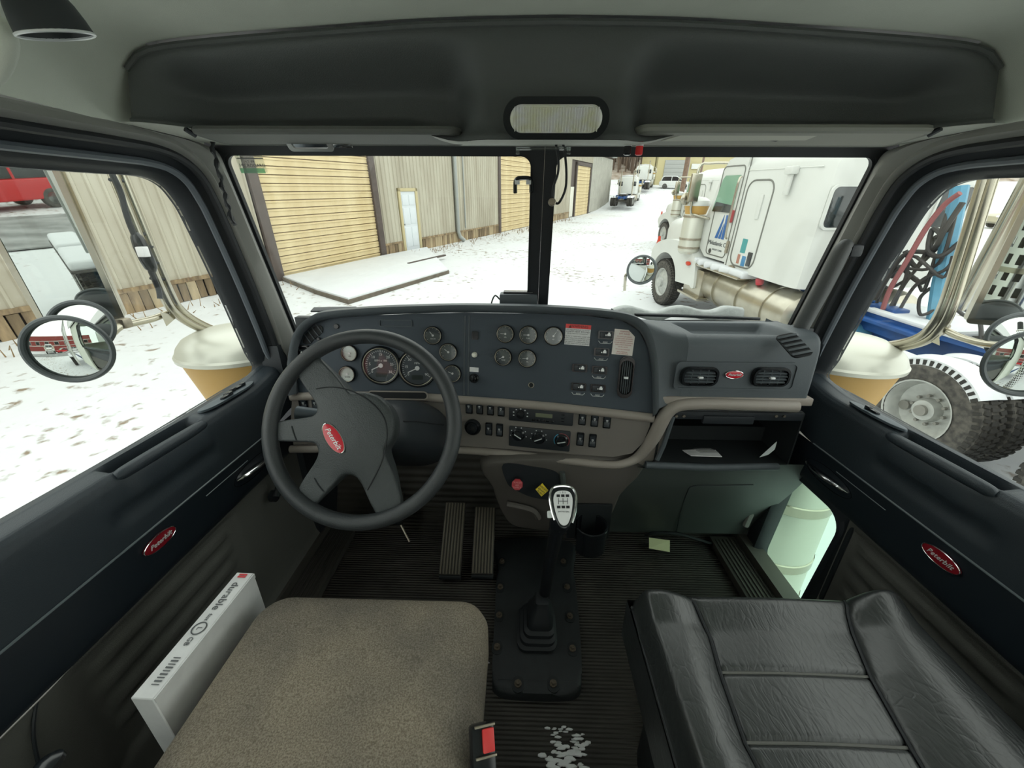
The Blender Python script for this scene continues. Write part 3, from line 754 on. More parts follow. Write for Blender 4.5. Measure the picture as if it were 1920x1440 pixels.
for k, (px, py) in enumerate(((972, 815), (1010, 821), (1053, 826))):
    Mk = DM(px, py, .008)
    kn = part('heater_knob', tr(lathe([(.020, 0), (.020, .003), (.016, .006), (.014, .014), (0, .015)], 26), Mk), M_GLOSSK, hv)
    part('pointer', tr(box(.024, .0022, .003, c=(0, 0, .0155)), Mk @ Matrix.Rotation(radians((150, 25, 15)[k]), 4, 'Z')), M_SILVER, kn)
    if k == 2:
        for a0, a1, m in ((120, 215, mat('cold_blue', (60, 140, 170), .5)), (110, -40, mat('hot_red', (130, 60, 64), .5))):
            part('scale_arc', tr(tube([(.0225*cos(radians(lerp(a0, a1, q/12))), .0225*sin(radians(lerp(a0, a1, q/12))), .001) for q in range(13)], .0012, 5), Mk), m, kn)
    else:
        g = None
        for q in range(6):
            t = radians(190-200*q/5); b_ = mv(box(.0028, .0028, .0005), .0245*cos(t), .0245*sin(t), .0005); g = b_ if g is None else cat(g, b_)
        part('scale_marks', tr(g, Mk), M_SILVER, kn)

# --- passenger half
xr0, xr1 = .385, .745
SEC = [(1.215, .872), (1.17, .878), (1.10, .884), (1.03, .887), (.995, .884), (.976, .872), (.968, .852), (.964, .80), (.962, .74), (.962, .70)]
SECs = catmull([(0, y, z) for y, z in SEC], 4)
def pas(u, v):
    x = lerp(xr0, xr1, u); a = v*(len(SECs)-1); i = min(int(a), len(SECs)-2); q = SECs[i].lerp(SECs[i+1], a-i)
    y, z = q.y, q.z
    y += .03*sstep(.72, .745, x)*(1 if y < 1.1 else 0)
    if y > .99: z -= .030*seg_in(.415, .675, x, .014)*seg_in(1.012, 1.165, y, .010)
    return (x, y, z)
part('passenger_top', grid(pas, 90, 110), M_DASH, db, 60)
_cc = [p for p in rs[3] if p.x > .12]
_cn = len(_cc); _sh = [_cc, [], [], []]
for k, p in enumerate(_cc):
    q = Vector(pas(0, k/(_cn-1))); w_ = Vector((0, 0, 1)) if k < _cn*.5 else Vector((0, -1, 0))
    _sh[1].append(p.lerp(q, .25)-w_*.004); _sh[2].append(p.lerp(q, .6)-w_*.006); _sh[3].append(q)
part('shoulder', loft([catmull(r_, 1) for r_ in _sh], closed=False), M_DASH, db, 70)
part('passenger_end', grid(lambda u, v: (.745+.03*v, lerp(.99, 1.3, v), lerp(.70, .865, u)), 4, 4), M_DASH, db, 60)
Mp = frame(U(1378, 705, y=.963), (0, -1, .03))
vp = part('vent_panel', tr(cat(ring_plate(rrect(.318, .078, .014), rrect(.308, .068, .010), .004), prism(rrect(.310, .070, .010), .0012)), Mp), M_DASH, db)
vent(frame(U(1310, 705, y=.961), (0, -1, .03)), .084, .042, .016, 4, 3, db)
vent(frame(U(1443, 706, y=.961), (0, -1, .03)), .084, .042, .016, 4, 3, db)
oval_emblem(db, frame(U(1376, 702, y=.961), (0, -1, .03)), .023, .0105, M_RED, .0098)
Mlv = frame(U(1488, 648, z=.878), (-.25, -.45, 1), (0, 1, 0))
sv = part('corner_vent', tr(prism(rrect(.048, .085, .012), .003), Mlv), MATS['vent_void'], db)
for k in range(5): part('louvre', tr(box(.046, .006, .006, .0015), Mlv @ Matrix.Translation((0, -.032+.016*k, .004)) @ Matrix.Rotation(radians(30), 4, 'X')), M_DASH, sv)
part('taupe_strip', bb(.33, .742, .958, .99, .700, .722, .004), M_TAUPE, db)
# glove box with its lid gone
gx0, gx1, gz0, gz1, gy0, gy1 = .352, .735, .508, .672, .968, 1.2
M_CAV = mat('cavity_black', (22, 26, 28), .6)
part('glove_box', cat(bb(gx0-.004, gx0, gy0, gy1, gz0, gz1), bb(gx1, gx1+.004, gy0, gy1, gz0, gz1), bb(gx0, gx1, gy0, gy1, gz1, gz1+.004), bb(gx0, gx1, gy0, gy1, gz0-.004, gz0), bb(gx0, gx1, gy1, gy1+.004, gz0, gz1), bb(gx0, gx1, 1.1, 1.2, gz0, gz0+.05)), M_CAV, db, label='open black glove box without its lid')
part('glove_box_header', cat(bb(gx0, gx1, .966, .976, .650, .674, .003), bb(.46, .60, .960, .972, .640, .664, .003)), M_BLACK, db)
for px in (1268, 1282, 1455, 1470): part('screw', tr(cyl(.004, 0, .003, 10), frame(U(px, 780, y=.965), (0, -1, 0))), M_STEEL, db)
part('glove_box_sill', tube([(gx0-.03, .962, .500), (.5, .958, .497), (gx1-.03, .962, .502)], .011, 10), M_DASH, db)
part('side_strut', tube([U(1262, 780, y=.966), U(1244, 835, y=.962), U(1232, 862, y=.96)], .007, 8), M_DASH, db)
part('left_cheek', loft([[U(a, b, y=q) for a, b in ((1238, 760), (1262, 772), (1252, 812), (1232, 860), (1205, 872), (1190, 866), (1222, 820))] for q in (.975, 1.02)], True, True, True), M_TAUPE, db, 60)
def lowp(u, v): return (lerp(.285, .835, u), lerp(.985, 1.16, sstep(0, 1, v)*.5+v*.5), lerp(.495, .06, v))
M_LOWG = mat('kick_panel_grey', (66, 71, 69), .5, bump=.25, bscale=600)
part('kick_panel', grid(lowp, 24, 24), M_LOWG, db, 60)
def onkick(px, py, off=.0):
    p = U(px, py, y=1.1)
    for _ in range(12):
        v = max(0, min(1, (.495-p.z)/.435)); p = U(px, py, y=lowp(0, v)[1]-off)
    return p
part('access_seam', tube([onkick(a, b, .0005) for a, b in ((1268, 1000), (1276, 960), (1288, 925), (1300, 911), (1350, 910), (1412, 909))], .0016, 6, smooth=4), M_BLACK, db)
# --- centre stack below the radio: brake valves and cup holder
cs = [(-.135, .485), (.30, .495), (.27, .36), (.235, .24), (.10, .20), (-.05, .21), (-.10, .27), (-.13, .38)]
cs = [(p.x, p.y) for p in catmull([(a, b, 0) for a, b in cs], 4, True)]
part('centre_stack', loft([[(.03+(x-.03)*k, y+.10*(.485-z), .34+(z-.34)*k) for x, z in cs] for y, k in ((1.2, 1.05), (1.0, 1.03), (.985, 1.0), (.982, .97))], True, False, True), mat('stack_brown', (74, 70, 66), .55, bump=.25, bscale=800), db, 50)
inset = [(944, 868), (1000, 874), (1038, 882), (1049, 896), (1047, 930), (1035, 936), (995, 930), (963, 915), (950, 902)]
ip = catmull([U(a, b, y=.985) for a, b in inset], 4, True)
bp_ = part('brake_valve_panel', loft([ip, [p+Vector((0, -.004, 0)) for p in ip]], True, True, True), M_BLACK, db)
def knob_plate(px, py, r, n, rot, m, lab, lines):
    p = U(px, py, y=.955); M = frame(p, (-.05, -.86, .50)) @ Matrix.Rotation(radians(rot), 4, 'Z')
    k = part('valve_knob', tr(prism([(r*cos(2*pi*(i+.5)/n), r*sin(2*pi*(i+.5)/n)) for i in range(n)], .010, .002), M), m, db, label=lab)
    part('knob_stem', tr(cyl(.007, -.03, 0, 12), M), M_BLACK, k)
    g = None
    for y, t_ in lines:
        q = mv(text(t_, r*.42, .0002), 0, y*r, .0104); g = q if g is None else cat(g, q)
    part('knob_text', tr(g, M @ Matrix.Rotation(radians(-rot+(0 if n == 8 else -35)), 4, 'Z')), M_PRINTK if n == 4 else mat('knob_print_pale', (190, 120, 120), .5), k)
knob_plate(970, 908, .0175, 8, 0, mat('valve_red', (150, 36, 44), .45), 'red octagonal trailer air supply knob', [(.35, 'TRAILER'), (-.1, 'AIR'), (-.5, 'SUPPLY')])
knob_plate(1016, 918, .0195, 4, 42, mat('valve_yellow', (222, 178, 30), .45), 'yellow square parking brake knob', [(.35, 'PARKING'), (-.1, 'BRAKE'), (-.5, 'PUSH')])
part('ledge', tube([U(a, b, y=.985) for a, b in ((950, 945), (975, 950), (1000, 958), (1010, 972))], .010, 8, smooth=4), MATS['stack_brown'], db)
part('stack_edge', tube([U(a, b, y=.978) for a, b in ((1054, 885), (1056, 905), (1055, 930))], .009, 8), M_LOWG, db)
ch = part('cup_holder', tr(cat(lathe([(.050, -.085), (.050, .0), (.046, .0), (.046, -.080), (0, -.080)], 28, pi*1.12, pi*2.05+pi*.78)), Matrix.Translation((.178, .945, .285))), M_GLOSSK, db)
part('cup_back', bb(.11, .25, .985, .995, .19, .33, .004), M_CAV, ch)
part('cup_rim', tube([(.178+.049*cos(t), .945+.049*sin(t), .287) for t in [pi*1.12+k*(pi*1.71)/24 for k in range(25)]], .0035, 8), M_GLOSSK, ch)

# ------------------------------------------------------------------ steering wheel
SWC = Vector((-.409, .7615, .724)); SWN = Vector((0, -.866, .5))
MS = frame(SWC, SWN)
sw = thing('steering_wheel', 'black four-spoke steering wheel turned to the right', 'steering wheel', SWC)
M_SW = mat('wheel_black', (46, 49, 51), .33, bump=.35, bscale=900)
M_PAD = mat('wheel_pad', (52, 56, 57), .42, bump=.6, bscale=420)
RR = .2105
part('rim', tr(tube([(RR*cos(t), RR*sin(t), 0) for t in [2*pi*k/96 for k in range(96)]], .0172, 18, True), MS), M_SW, sw, 80)
ARMS = [(135, 13, .21), (184, 9, .21), (234, 11, .21), (292, 13, .21)]
def padr(t):
    d = math.degrees(t) % 360
    side = .5+.5*cos(radians(d-213))
    r = lerp(.078, .108, sstep(.35, .75, side))
    for a, w, R in ARMS:
        q = (d-a+180) % 360-180
        r = max(r, min(R, r+1.5*(R-r)*math.exp(-(q/w)**2)))
    return r
NP = 180
def pad_ring(k, z, dr=0):
    out = []
    for i in range(NP):
        t = 2*pi*i/NP; r = padr(t)*k+dr; out.append((r*cos(t), r*sin(t), z(r)))
    return out
def ztop(r): return .020*max(0, 1-(r/.13)**2)+.004*(1-sstep(.16, .21, r))
def zbot(r): return -.038+.028*sstep(.10, .2, r)
rings = [pad_ring(k, ztop) for k in (.01, .2, .4, .6, .75, .86, .93)]
rings.append(pad_ring(.975, lambda r: ztop(r)-.003)); rings.append(pad_ring(1, lambda r: ztop(r)-.009))
rings.append(pad_ring(1, lambda r: (zbot(r)+ztop(r))/2-.004)); rings += [pad_ring(.96, zbot), pad_ring(.5, zbot), pad_ring(.01, zbot)]
part('hub_and_spokes', tr(loft(rings, True, True, True), MS), M_PAD, sw, 70)
zs = .000398
def seam(pts): return [(x, y, ztop(sqrt(x*x+y*y))+.0002) for x, y in [((a-612)*zs, -(b-810)*zs) for a, b in pts]]
for pts in ([(335, 598), (400, 588), (480, 592), (560, 612), (640, 650), (710, 705), (755, 765), (772, 830), (772, 900), (755, 985), (720, 1065), (670, 1160)], [(212, 815), (228, 855), (246, 892)], [(368, 1100), (395, 1140), (425, 1172)]):
    part('pad_seam', tr(tube([p for p in catmull(seam(pts), 4)], .0016, 6), MS), M_RUB, sw)
xe, ye = (478-612)*zs, -(878-810)*zs
oval_emblem(sw, MS @ Matrix.Translation((xe, ye, ztop(sqrt(xe*xe+ye*ye))-.0012)) @ Matrix.Rotation(radians(-54), 4, 'Z'), .038, .0165, M_RED, .0158)
# column shroud, its stalk and tilt rod
co = thing('steering_column', 'black moulded steering column shroud behind the wheel', 'steering column', SWC-SWN*.15)
def colring(t, rx, ry, dz=0., p=2.6):
    out = []
    for k in range(40):
        a = 2*pi*k/40; c, s_ = cos(a), sin(a)
        x = rx*abs(c)**(2/p)*(1 if c >= 0 else -1); y = ry*abs(s_)**(2/p)*(1 if s_ >= 0 else -1)
        out.append(MS @ Vector((x, y+dz, -t)))
    return out
part('shroud', loft([colring(.045, .05, .05), colring(.06, .070, .062), colring(.10, .085, .070), colring(.18, .115, .082, -.005), colring(.26, .135, .095, -.01), colring(.40, .14, .10, -.02)], True, True, True), mat('shroud_black', (34, 38, 42), .45), co, 45)
part('shroud_split', tube(catmull([colring(t, rx+.001, ry, dz)[1] for t, rx, ry, dz in ((.07, .073, .064, 0), (.12, .093, .073, 0), (.18, .115, .082, -.005), (.26, .135, .095, -.01))], 4), .002, 6), M_RUB, co)
part('shroud_brow', tube([U(a, b, y=.955) for a, b in ((720, 760), (745, 761), (775, 768), (795, 782), (803, 806))], .0035, 8, smooth=5), M_TAUPE, co)
st = part('stalk', tube([MS @ Vector((-.06, .025, -.085)), MS @ Vector((-.10, .026, -.075)), MS @ Vector((-.135, .028, -.065)), MS @ Vector((-.185, .032, -.055))], [.009, .013, .0145, .0165], 14, smooth=4), mat('stalk_grey', (66, 74, 80), .45), co, label='grey indicator and wiper stalk')
part('stalk_ring', tube([MS @ Vector((-.128+.0, .028+.0155*cos(a), -.067+.0155*sin(a))) for a in [2*pi*k/16 for k in range(16)]], .002, 6, True), M_SILVER, st)
part('tilt_rod', tube([U(752, 985, y=1.0), U(768, 1016, y=.96)], .0035, 6), M_STEEL, co)

# ------------------------------------------------------------------ pedals
def pedal(nm, lb, x0, x1, ptop, pbot, m):
    t = thing(nm, lb, 'pedal', ((x0+x1)/2, pbot[0], 0), group='ribbed floor pedals')
    p0, p1 = Vector(((x0+x1)/2, *pbot)), Vector(((x0+x1)/2, *ptop))
    L_ = (p1-p0).length; n = Vector((1, 0, 0)).cross((p1-p0).normalized())
    if n.y > 0: n = -n
    M = frame((p0+p1)/2, n, p1-p0)
    part('treadle', tr(box(x1-x0, L_, .014, .004), M), m, t)
    for k in range(7): part('rib', tr(box((x1-x0)*.07, L_*.97, .006, .0015, c=(-(x1-x0)*.42+(x1-x0)*.14*k, 0, .008)), M), mat('pedal_rib', (92, 86, 74), .5), t)
    part('hinge', tr(cyl(.012, -(x1-x0)/2, (x1-x0)/2, 12), Matrix.Translation(p0+Vector((0, .008, -.014))) @ Matrix.Rotation(pi/2, 4, 'Y')), M_RUB, t)
M_PED = mat('pedal_rubber', (58, 54, 47), .55, var=.3, vscale=30)
pedal('brake_pedal', 'long ribbed brake pedal left of the accelerator', -.318, -.243, (1.14, .20), (.955, .045), M_PED)
pedal('accelerator_pedal', 'long ribbed accelerator pedal next to the gear lever cover', -.208, -.133, (1.13, .19), (.962, .045), M_PED)
pedal('clutch_pedal', 'dark clutch pedal below the steering wheel', -.56, -.49, (1.19, .20), (1.13, .12), M_PED)

# ------------------------------------------------------------------ gear lever and its floor cover
fc = thing('floor_cover', 'black rounded cover plate bolted over the gearbox opening', 'cover plate', (.005, .86, 0))
oc_ = [(-.115, .66), (-.105, .625), (-.06, .612), (.07, .612), (.115, .625), (.127, .66), (.140, .80), (.148, 1.0), (.15, 1.14), (-.125, 1.14), (-.122, 1.0), (-.118, .80)]
oc_ = [(p.x, p.y) for p in catmull([(a, b, 0) for a, b in oc_], 4, True)]
M_COV = mat('cover_black', (34, 37, 39), .55, var=.2, vscale=25, bump=.3, bscale=300)
part('plate', prism(oc_, .034, .018, 4), M_COV, fc, 50)
def cover_pt(px, py, z=.034): return U(px, py, z=z)
for a, b in ((941, 1057), (1056, 1057), (938, 1105), (1063, 1105), (936, 1158), (1068, 1160), (932, 1218), (1073, 1221), (971, 1287), (1037, 1287)):
    p = cover_pt(a, b, .026)
    nt_ = part('bolt_notch', tr(prism(rrect(.030, .040, .0145, 5), .006), Matrix.Translation((p.x, p.y, .030))), M_CAV, fc)
    part('bolt', tr(cat(cyl(.0095, .0, .004, 16), cyl(.0058, .004, .010, 6)), Matrix.Translation((p.x, p.y, .036))), mat('rusty_bolt', (98, 88, 76), .6, .5, var=.4, vscale=300), nt_)
gl = thing('gear_lever', 'tall black gear lever with chrome-rimmed shift knob and rubber boot', 'gear lever', (.01, .82, .034))
bc = cover_pt(1005, 1178, .045)
prf = []
for k, (hw, z) in enumerate(((.056, .034), (.058, .046), (.052, .050), (.052, .060), (.045, .064), (.045, .074), (.038, .079), (.036, .10), (.024, .125), (.019, .150), (.017, .152))):
    prf.append([(bc.x+.004*k*.4+x, bc.y+.002*k+y*1.18, z) for x, y in rrect(2*hw, 2*hw, hw*.45, 5)])
part('boot', loft(prf, True, True, True), M_RUB, gl, 40)
lp = [Vector((bc.x+.010, bc.y+.02, .10)), U(1017, 1135, y=.815), U(1030, 1060, y=.79), U(1040, 1010, y=.755), U(1047, 975, y=.72)]
part('stem', tube(lp, [.016, .0155, .0165, .0185, .020], 14, smooth=5), M_GLOSSK, gl)
KP = U(1056, 948, y=.68); KN = (CAM-KP).normalized()
KN = (KN+Vector((0, .05, .18))).normalized()
MK = frame(KP, KN, (-.05, .5, 1))
tear = [(0, -.050), (.012, -.044), (.021, -.024), (.027, .002), (.028, .022), (.022, .036), (.010, .041), (-.010, .041), (-.022, .036), (-.028, .022), (-.027, .002), (-.021, -.024), (-.012, -.044)]
tear = [(p.x, p.y) for p in catmull([(a, b, 0) for a, b in tear], 4, True)]
kn = part('knob', tr(cat(prism(tear, .016, .006, 3, -.012), mv(prism([(x*.86, y*.86) for x, y in tear], .02, 0, 1), 0, 0, -.030)), MK), M_GLOSSK, gl)
part('neck', tube([U(1047, 975, y=.72), U(1048, 985, y=.70), KP-KN*.022+Vector((0, 0, -.01))], [.020, .023, .022], 14, smooth=4), M_GLOSSK, gl)
part('chrome_rim', tr(tube([(x*1.02, y*1.02, .0015) for x, y in tear[6:-6]], .0032, 8), MK), M_CHROME, kn)
part('shift_plate', tr(prism([(x*.74, y*.80-.002) for x, y in tear], .002, .0008, 1, .004), MK), mat('plate_cream', (226, 222, 204), .4), kn)
g = None
for k in range(3):
    for y in (.020, -.004):
        q = box(.0075, .0055, .0005, .0, c=(-.010+.010*k, y, .0064)); g = q if g is None else cat(g, q)
for a, b in (((-.010, .015), (-.010, .002)), ((0, .015), (0, .002)), ((.010, .015), (.010, .002)), ((-.010, .0085), (.010, .0085))): g = cat(g, tube([(a[0], a[1], .0064), (b[0], b[1], .0064)], .0006, 5))
g = cat(g, mv(text('SHIFT PATTERN', .0035, .0001), 0, -.014, .0064), mv(text('1  3  5', .005, .0001), 0, .027, .0064))
part('shift_pattern', tr(g, MK), M_PRINTK, kn)
part('splitter_button', tr(box(.012, .016, .010, .004, c=(-.030, -.018, -.006)), MK), M_SILVER, kn)

# ------------------------------------------------------------------ driver seat
def cushion(x0, x1, y0, y1, z0, z1, r, crown, sag=0):
    cx, cy = (x0+x1)/2, (y0+y1)/2; w, d = x1-x0, y1-y0
    R = []
    for ins, z in ((.010, z0), (0, z0+.02), (0, z1-.045), (.006, z1-.025), (.018, z1-.010), (.036, z1-.002), (.06, z1+.002)):
        R.append([(cx+x, cy+y, z) for x, y in rrect(w-2*ins, d-2*ins, r-ins*.4, 8)])
    n = len(R[0])
    for k in (.8, .6, .4, .2, .02):
        R.append([(cx+(p[0]-cx)*k, cy+(p[1]-cy)*k, z1+.002+crown*(1-k*k)) for p in R[6]])
    return loft(R, True, True, True)
M_FAB = mat('seat_cloth', (146, 138, 125), .95, var=.30, vscale=430, bump=.9, bscale=700, rgb2=(108, 101, 90), spec=.15, bdist=.003)
# broad worn patches over the weave
_nt = M_FAB.node_tree; _b = _nt.nodes['Principled BSDF']; _src = _b.inputs['Base Color'].links[0].from_socket
_tc = _nt.nodes.new('ShaderNodeTexCoord'); _n1 = _nt.nodes.new('ShaderNodeTexNoise'); _mx = _nt.nodes.new('ShaderNodeMixRGB'); _rp = _nt.nodes.new('ShaderNodeValToRGB')
_n1.inputs['Scale'].default_value = 7; _mx.blend_type = 'MULTIPLY'; _mx.inputs['Fac'].default_value = 1
_rp.color_ramp.elements[0].position = .3; _rp.color_ramp.elements[1].position = .65
_rp.color_ramp.elements[0].color = (.62, .63, .66, 1); _rp.color_ramp.elements[1].color = (1, .97, .93, 1)
_nt.links.new(_tc.outputs['Object'], _n1.inputs['Vector']); _nt.links.new(_n1.outputs['Fac'], _rp.inputs['Fac']); _nt.links.new(_src, _mx.inputs['Color1']); _nt.links.new(_rp.outputs['Color'], _mx.inputs['Color2']); _nt.links.new(_mx.outputs['Color'], _b.inputs['Base Color'])
ds = thing('driver_seat', 'driver seat with a taupe woven cloth cushion on a black base', 'seat', (-.33, .2, 0))
part('cushion', cushion(-.562, -.106, -.12, .553, .34, .47, .055, .008), M_FAB, ds, 60)
part('base', cat(bb(-.575, -.12, -.1, .46, .02, .36, .03), bb(-.585, -.545, -.1, .50, .20, .40, .012)), mat('seat_base_black', (28, 32, 35), .5), ds)
part('height_lever', tr(tube([(-.60, .10, .33), (-.63, .115, .345), (-.635, .16, .35)], [.010, .013, .009], 10, smooth=4), Matrix()), M_GLOSSK, ds)
part('adjuster_knob', tr(lathe([(.016, 0), (.016, .006), (.009, .012), (0, .013)], 20), frame(U(92, 1440, x=-.62), (-.3, 0, 1))), M_GLOSSK, ds)

# ------------------------------------------------------------------ passenger seat
M_LEA = mat('black_leather', (34, 37, 37), .40, bump=.35, bscale=70, stretch=(2.2, .7, 1), bdist=.003, var=.2, vscale=8, spec=.7)
# finer creases over the broad ones
_nt = M_LEA.node_tree; _b = _nt.nodes['Principled BSDF']
_tc = _nt.nodes.new('ShaderNodeTexCoord'); _vo = _nt.nodes.new('ShaderNodeTexVoronoi'); _mp = _nt.nodes.new('ShaderNodeMapping'); _bp2 = _nt.nodes.new('ShaderNodeBump')
_vo.feature = 'DISTANCE_TO_EDGE'; _vo.inputs['Scale'].default_value = 48; _mp.inputs['Scale'].default_value = (1.5, .35, 1); _mp.inputs['Rotation'].default_value = (0, 0, .25)
_ns = _nt.nodes.new('ShaderNodeTexNoise'); _ns.inputs['Scale'].default_value = 9; _ad = _nt.nodes.new('ShaderNodeMixRGB'); _ad.inputs['Fac'].default_value = .12
_rp = _nt.nodes.new('ShaderNodeValToRGB'); _rp.color_ramp.elements[1].position = .10
_nt.links.new(_tc.outputs['Object'], _mp.inputs['Vector']); _nt.links.new(_mp.outputs['Vector'], _ad.inputs['Color1']); _nt.links.new(_tc.outputs['Object'], _ns.inputs['Vector']); _nt.links.new(_ns.outputs['Color'], _ad.inputs['Color2']); _nt.links.new(_ad.outputs['Color'], _vo.inputs['Vector'])
_nt.links.new(_vo.outputs['Distance'], _rp.inputs['Fac']); _nt.links.new(_rp.outputs['Color'], _bp2.inputs['Height']); _bp2.inputs['Strength'].default_value = .20; _bp2.inputs['Distance'].default_value = .0012
_old = _b.inputs['Normal'].links[0].from_socket; _nt.links.new(_old, _bp2.inputs['Normal']); _nt.links.new(_bp2.outputs['Normal'], _b.inputs['Normal'])
_b.inputs['Coat Weight'].default_value = .5; _b.inputs['Coat Roughness'].default_value = .28
ps = thing('passenger_seat', 'passenger seat with a creased black leather cushion and raised bolsters', 'seat', (.45, .2, 0))
sL = sorted([(U(a, b, z=.455).y, U(a, b, z=.455).x) for a, b in ((1262, 1102), (1300, 1135), (1332, 1190), (1352, 1260), (1400, 1395), (1425, 1440))])
sR = sorted([(U(a, b, z=.465).y, U(a, b, z=.465).x) for a, b in ((1582, 1103), (1592, 1150), (1640, 1262), (1720, 1400), (1745, 1440))])
fL = polyf([(-.3, sL[0][1])]+sL); fR = polyf([(-.3, sR[0][1])]+sR)
ySeam = [U(1490, 1262, z=.452).y, U(1540, 1394, z=.452).y]
X0, X1, Y0_, Y1_ = .186, .705, -.15, .592
def seat_z(x, y):
    a, b = fL(y), fR(y)
    z = .452
    tl = (a-x)/max(.02, a-X0); tr_ = (x-b)/max(.02, X1-b)
    if tl > 0: z += .020*sin(pi*min(1, tl*.85))
    if tr_ > 0: z += .034*sin(pi*min(1, tr_*.8))
    ed = min(x-X0, X1-x); z -= .05*(1-sstep(0, .028, ed))**2
    fr = Y1_-y; z -= .06*(1-sstep(0, .05, fr))**2; z += .014*seg_in(.02, .07, fr, .03)
    if a < x < b:
        for ys in ySeam: z -= .007*math.exp(-((y-ys)/.0045)**2)
        z += .004*sin(pi*(x-a)/(b-a))
    z -= .006*math.exp(-((x-a)/.004)**2)+.006*math.exp(-((x-b)/.004)**2)
    return z
def nx(u):  # denser columns
    return lerp(X0, X1, u)
part('cushion', cat(grid(lambda u, v: (nx(u), lerp(Y0_, Y1_, v), seat_z(nx(u), lerp(Y0_, Y1_, v))), 170, 230),
     loft([[(p[0], p[1], z) for p in [(X0, Y0_), (X0, Y1_), (X1, Y1_), (X1, Y0_)]] for z in (.405, .30)], True)), M_LEA, ps, 70)
for nm, f_, dx in (('piping', fL, .0), ('piping', fR, .0)):
    part(nm, tube([(f_(y), y, seat_z(f_(y), y)+.004) for y in [lerp(-.05, .575, k/40) for k in range(41)]], .0032, 6), M_RUB, ps)
for ys in ySeam:
    a, b = fL(ys), fR(ys); part('cross_seam', tube([(lerp(a, b, k/16), ys, seat_z(lerp(a, b, k/16), ys)+.001) for k in range(17)], .0024, 6), mat('seam_grey', (92, 92, 88), .5), ps)
part('edge_piping', tube([(X0+.004, lerp(.0, .57, k/20), .412) for k in range(21)], .0035, 6), M_RUB, ps)
part('base', cat(bb(.22, .66, -.1, .50, .02, .31, .03), bb(X0+.012, X1-.012, -.12, .57, .29, .40, .02)), MATS['seat_base_black'], ps)

# ------------------------------------------------------------------ loose things in the cab
bk = thing('seat_belt_buckle', 'black seat belt buckle with red release button beside the cloth seat', 'buckle', U(905, 1440, y=.27))
bp0 = U(908, 1398, y=.30)
Mb = frame(bp0, (.35, -.55, .78), (-.05, .6, .7))
part('housing', tr(prism(rrect(.036, .11, .008), .022, .004, 2, -.024) if False else box(.034, .115, .022, .006, c=(0, -.035, -.012)), Mb), M_GLOSSK, bk)
part('release_button', tr(box(.017, .026, .006, .002, c=(.006, .005, .0015)), Mb), mat('button_red', (226, 58, 58), .4), bk)
part('latch_frame', tr(cat(box(.030, .003, .004, .001, c=(.002, .021, .001)), box(.030, .003, .004, .001, c=(.002, -.012, .001))), Mb), M_STEEL, bk)
wb = thing('parts_carton', 'long narrow white carton printed durable standing between the door and cloth seat', 'box', (-.655, .46, .2))
q0, q1 = U(246, 1308, z=.485), U(446, 1072, z=.485); q2 = U(476, 1074, z=.485); q3 = U(282, 1314, z=.485)
ed = (q1-q0); wd = (q2-q1); L_ = ed.length; W_ = abs(wd.length)
Mx = ed.normalized(); Mz = Vector((0, 0, 1)); My = Mz.cross(Mx)
MB = Matrix(((Mx.x, My.x, 0, ((q0+q1+q2+q3)/4).x), (Mx.y, My.y, 0, ((q0+q1+q2+q3)/4).y), (0, 0, 1, .485), (0, 0, 0, 1)))
W_ = .036
part('body', tr(box(L_, W_, .285, .0015, 1, c=(0, 0, -.1425)), MB), mat('carton_white', (214, 218, 212), .55, var=.1, vscale=25), wb)
part('flap', tr(box(L_*.99, .0015, .010, c=(0, -W_/2-.0008, -.006)), MB), MATS['carton_white'], wb)
pt = None
MT = MB @ Matrix.Rotation(pi, 4, 'Z')
for s_, x, sz in (('durable', -.060, .020), ('fast', -.016, .010)):
    q = tr(mv(text(s_, sz, .0002), x, 0, .0012), MT); pt = q if pt is None else cat(pt, q)
pt = cat(pt, tr(tube([(.005+.011*cos(a), .011*sin(a), .0012) for a in [2*pi*k/24 for k in range(24)]], .001, 5, True), MT), tr(mv(text('L', .012, .0002), .005, 0, .0012), MT), tr(mv(text('GB', .012, .0002), .028, 0, .0012), MT))
for k in range(9): pt = cat(pt, tr(box(.0022 if k % 2 else .0012, .012, .0006, c=(.055+k*.005, .004, .0012)), MT))
part('print', pt, mat('print_grey', (84, 86, 88), .6), wb)
part('red_mark', tr(cat(*[box(.0035, .016, .0006, c=(-.108+k*.005, 0, .0012)) for k in range(2)]), MT), mat('print_red_dark', (196, 60, 66), .6), wb)
part('stand', tr(box(L_*.8, W_*1.5, .18, .01, c=(0, 0, -.375)), MB), MATS['seat_base_black'], wb)
# papers in the glove box
def sheet(pxs, y, m, nm, lb, c, grp=None, thick=.002, lines=0):
    P = [U(a, b, y=yy) for (a, b), yy in zip(pxs, y)]
    n = (P[1]-P[0]).cross(P[2]-P[0]).normalized()
    o = thing(nm, lb, c, P[0], grp)
    part('sheet', loft([P, [p+n*thick for p in P]], True, True, True), m, o)
    if lines:
        e1, e2 = P[1]-P[0], P[3]-P[0]; g_ = None
        for k in range(lines):
            a_ = P[0]+e2*(.2+.6*k/lines)+e1*.35; b__ = a_+e1*.5
            q = tube([a_+n*(thick if n.z > 0 else -.001), b__+n*(thick if n.z > 0 else -.001)], .0008, 4); g_ = q if g_ is None else cat(g_, q)
        part('print', g_, MATS['print_grey'], o)
    return o
sheet([(1266, 836), (1334, 836), (1354, 856), (1296, 854)], (1.07, 1.07, .99, .99), M_PAPER, 'paper_sheet', 'creased white printed paper lying in the open glove box', 'paper', 'papers in the glove box', lines=6)
sheet([(1456, 828), (1452, 842), (1440, 852), (1424, 857)], (1.0, .985, .985, .99), mat('paper_mint', (196, 222, 206), .8), 'paper_sheet', 'pale green paper at the right end of the glove box', 'paper', 'papers in the glove box')
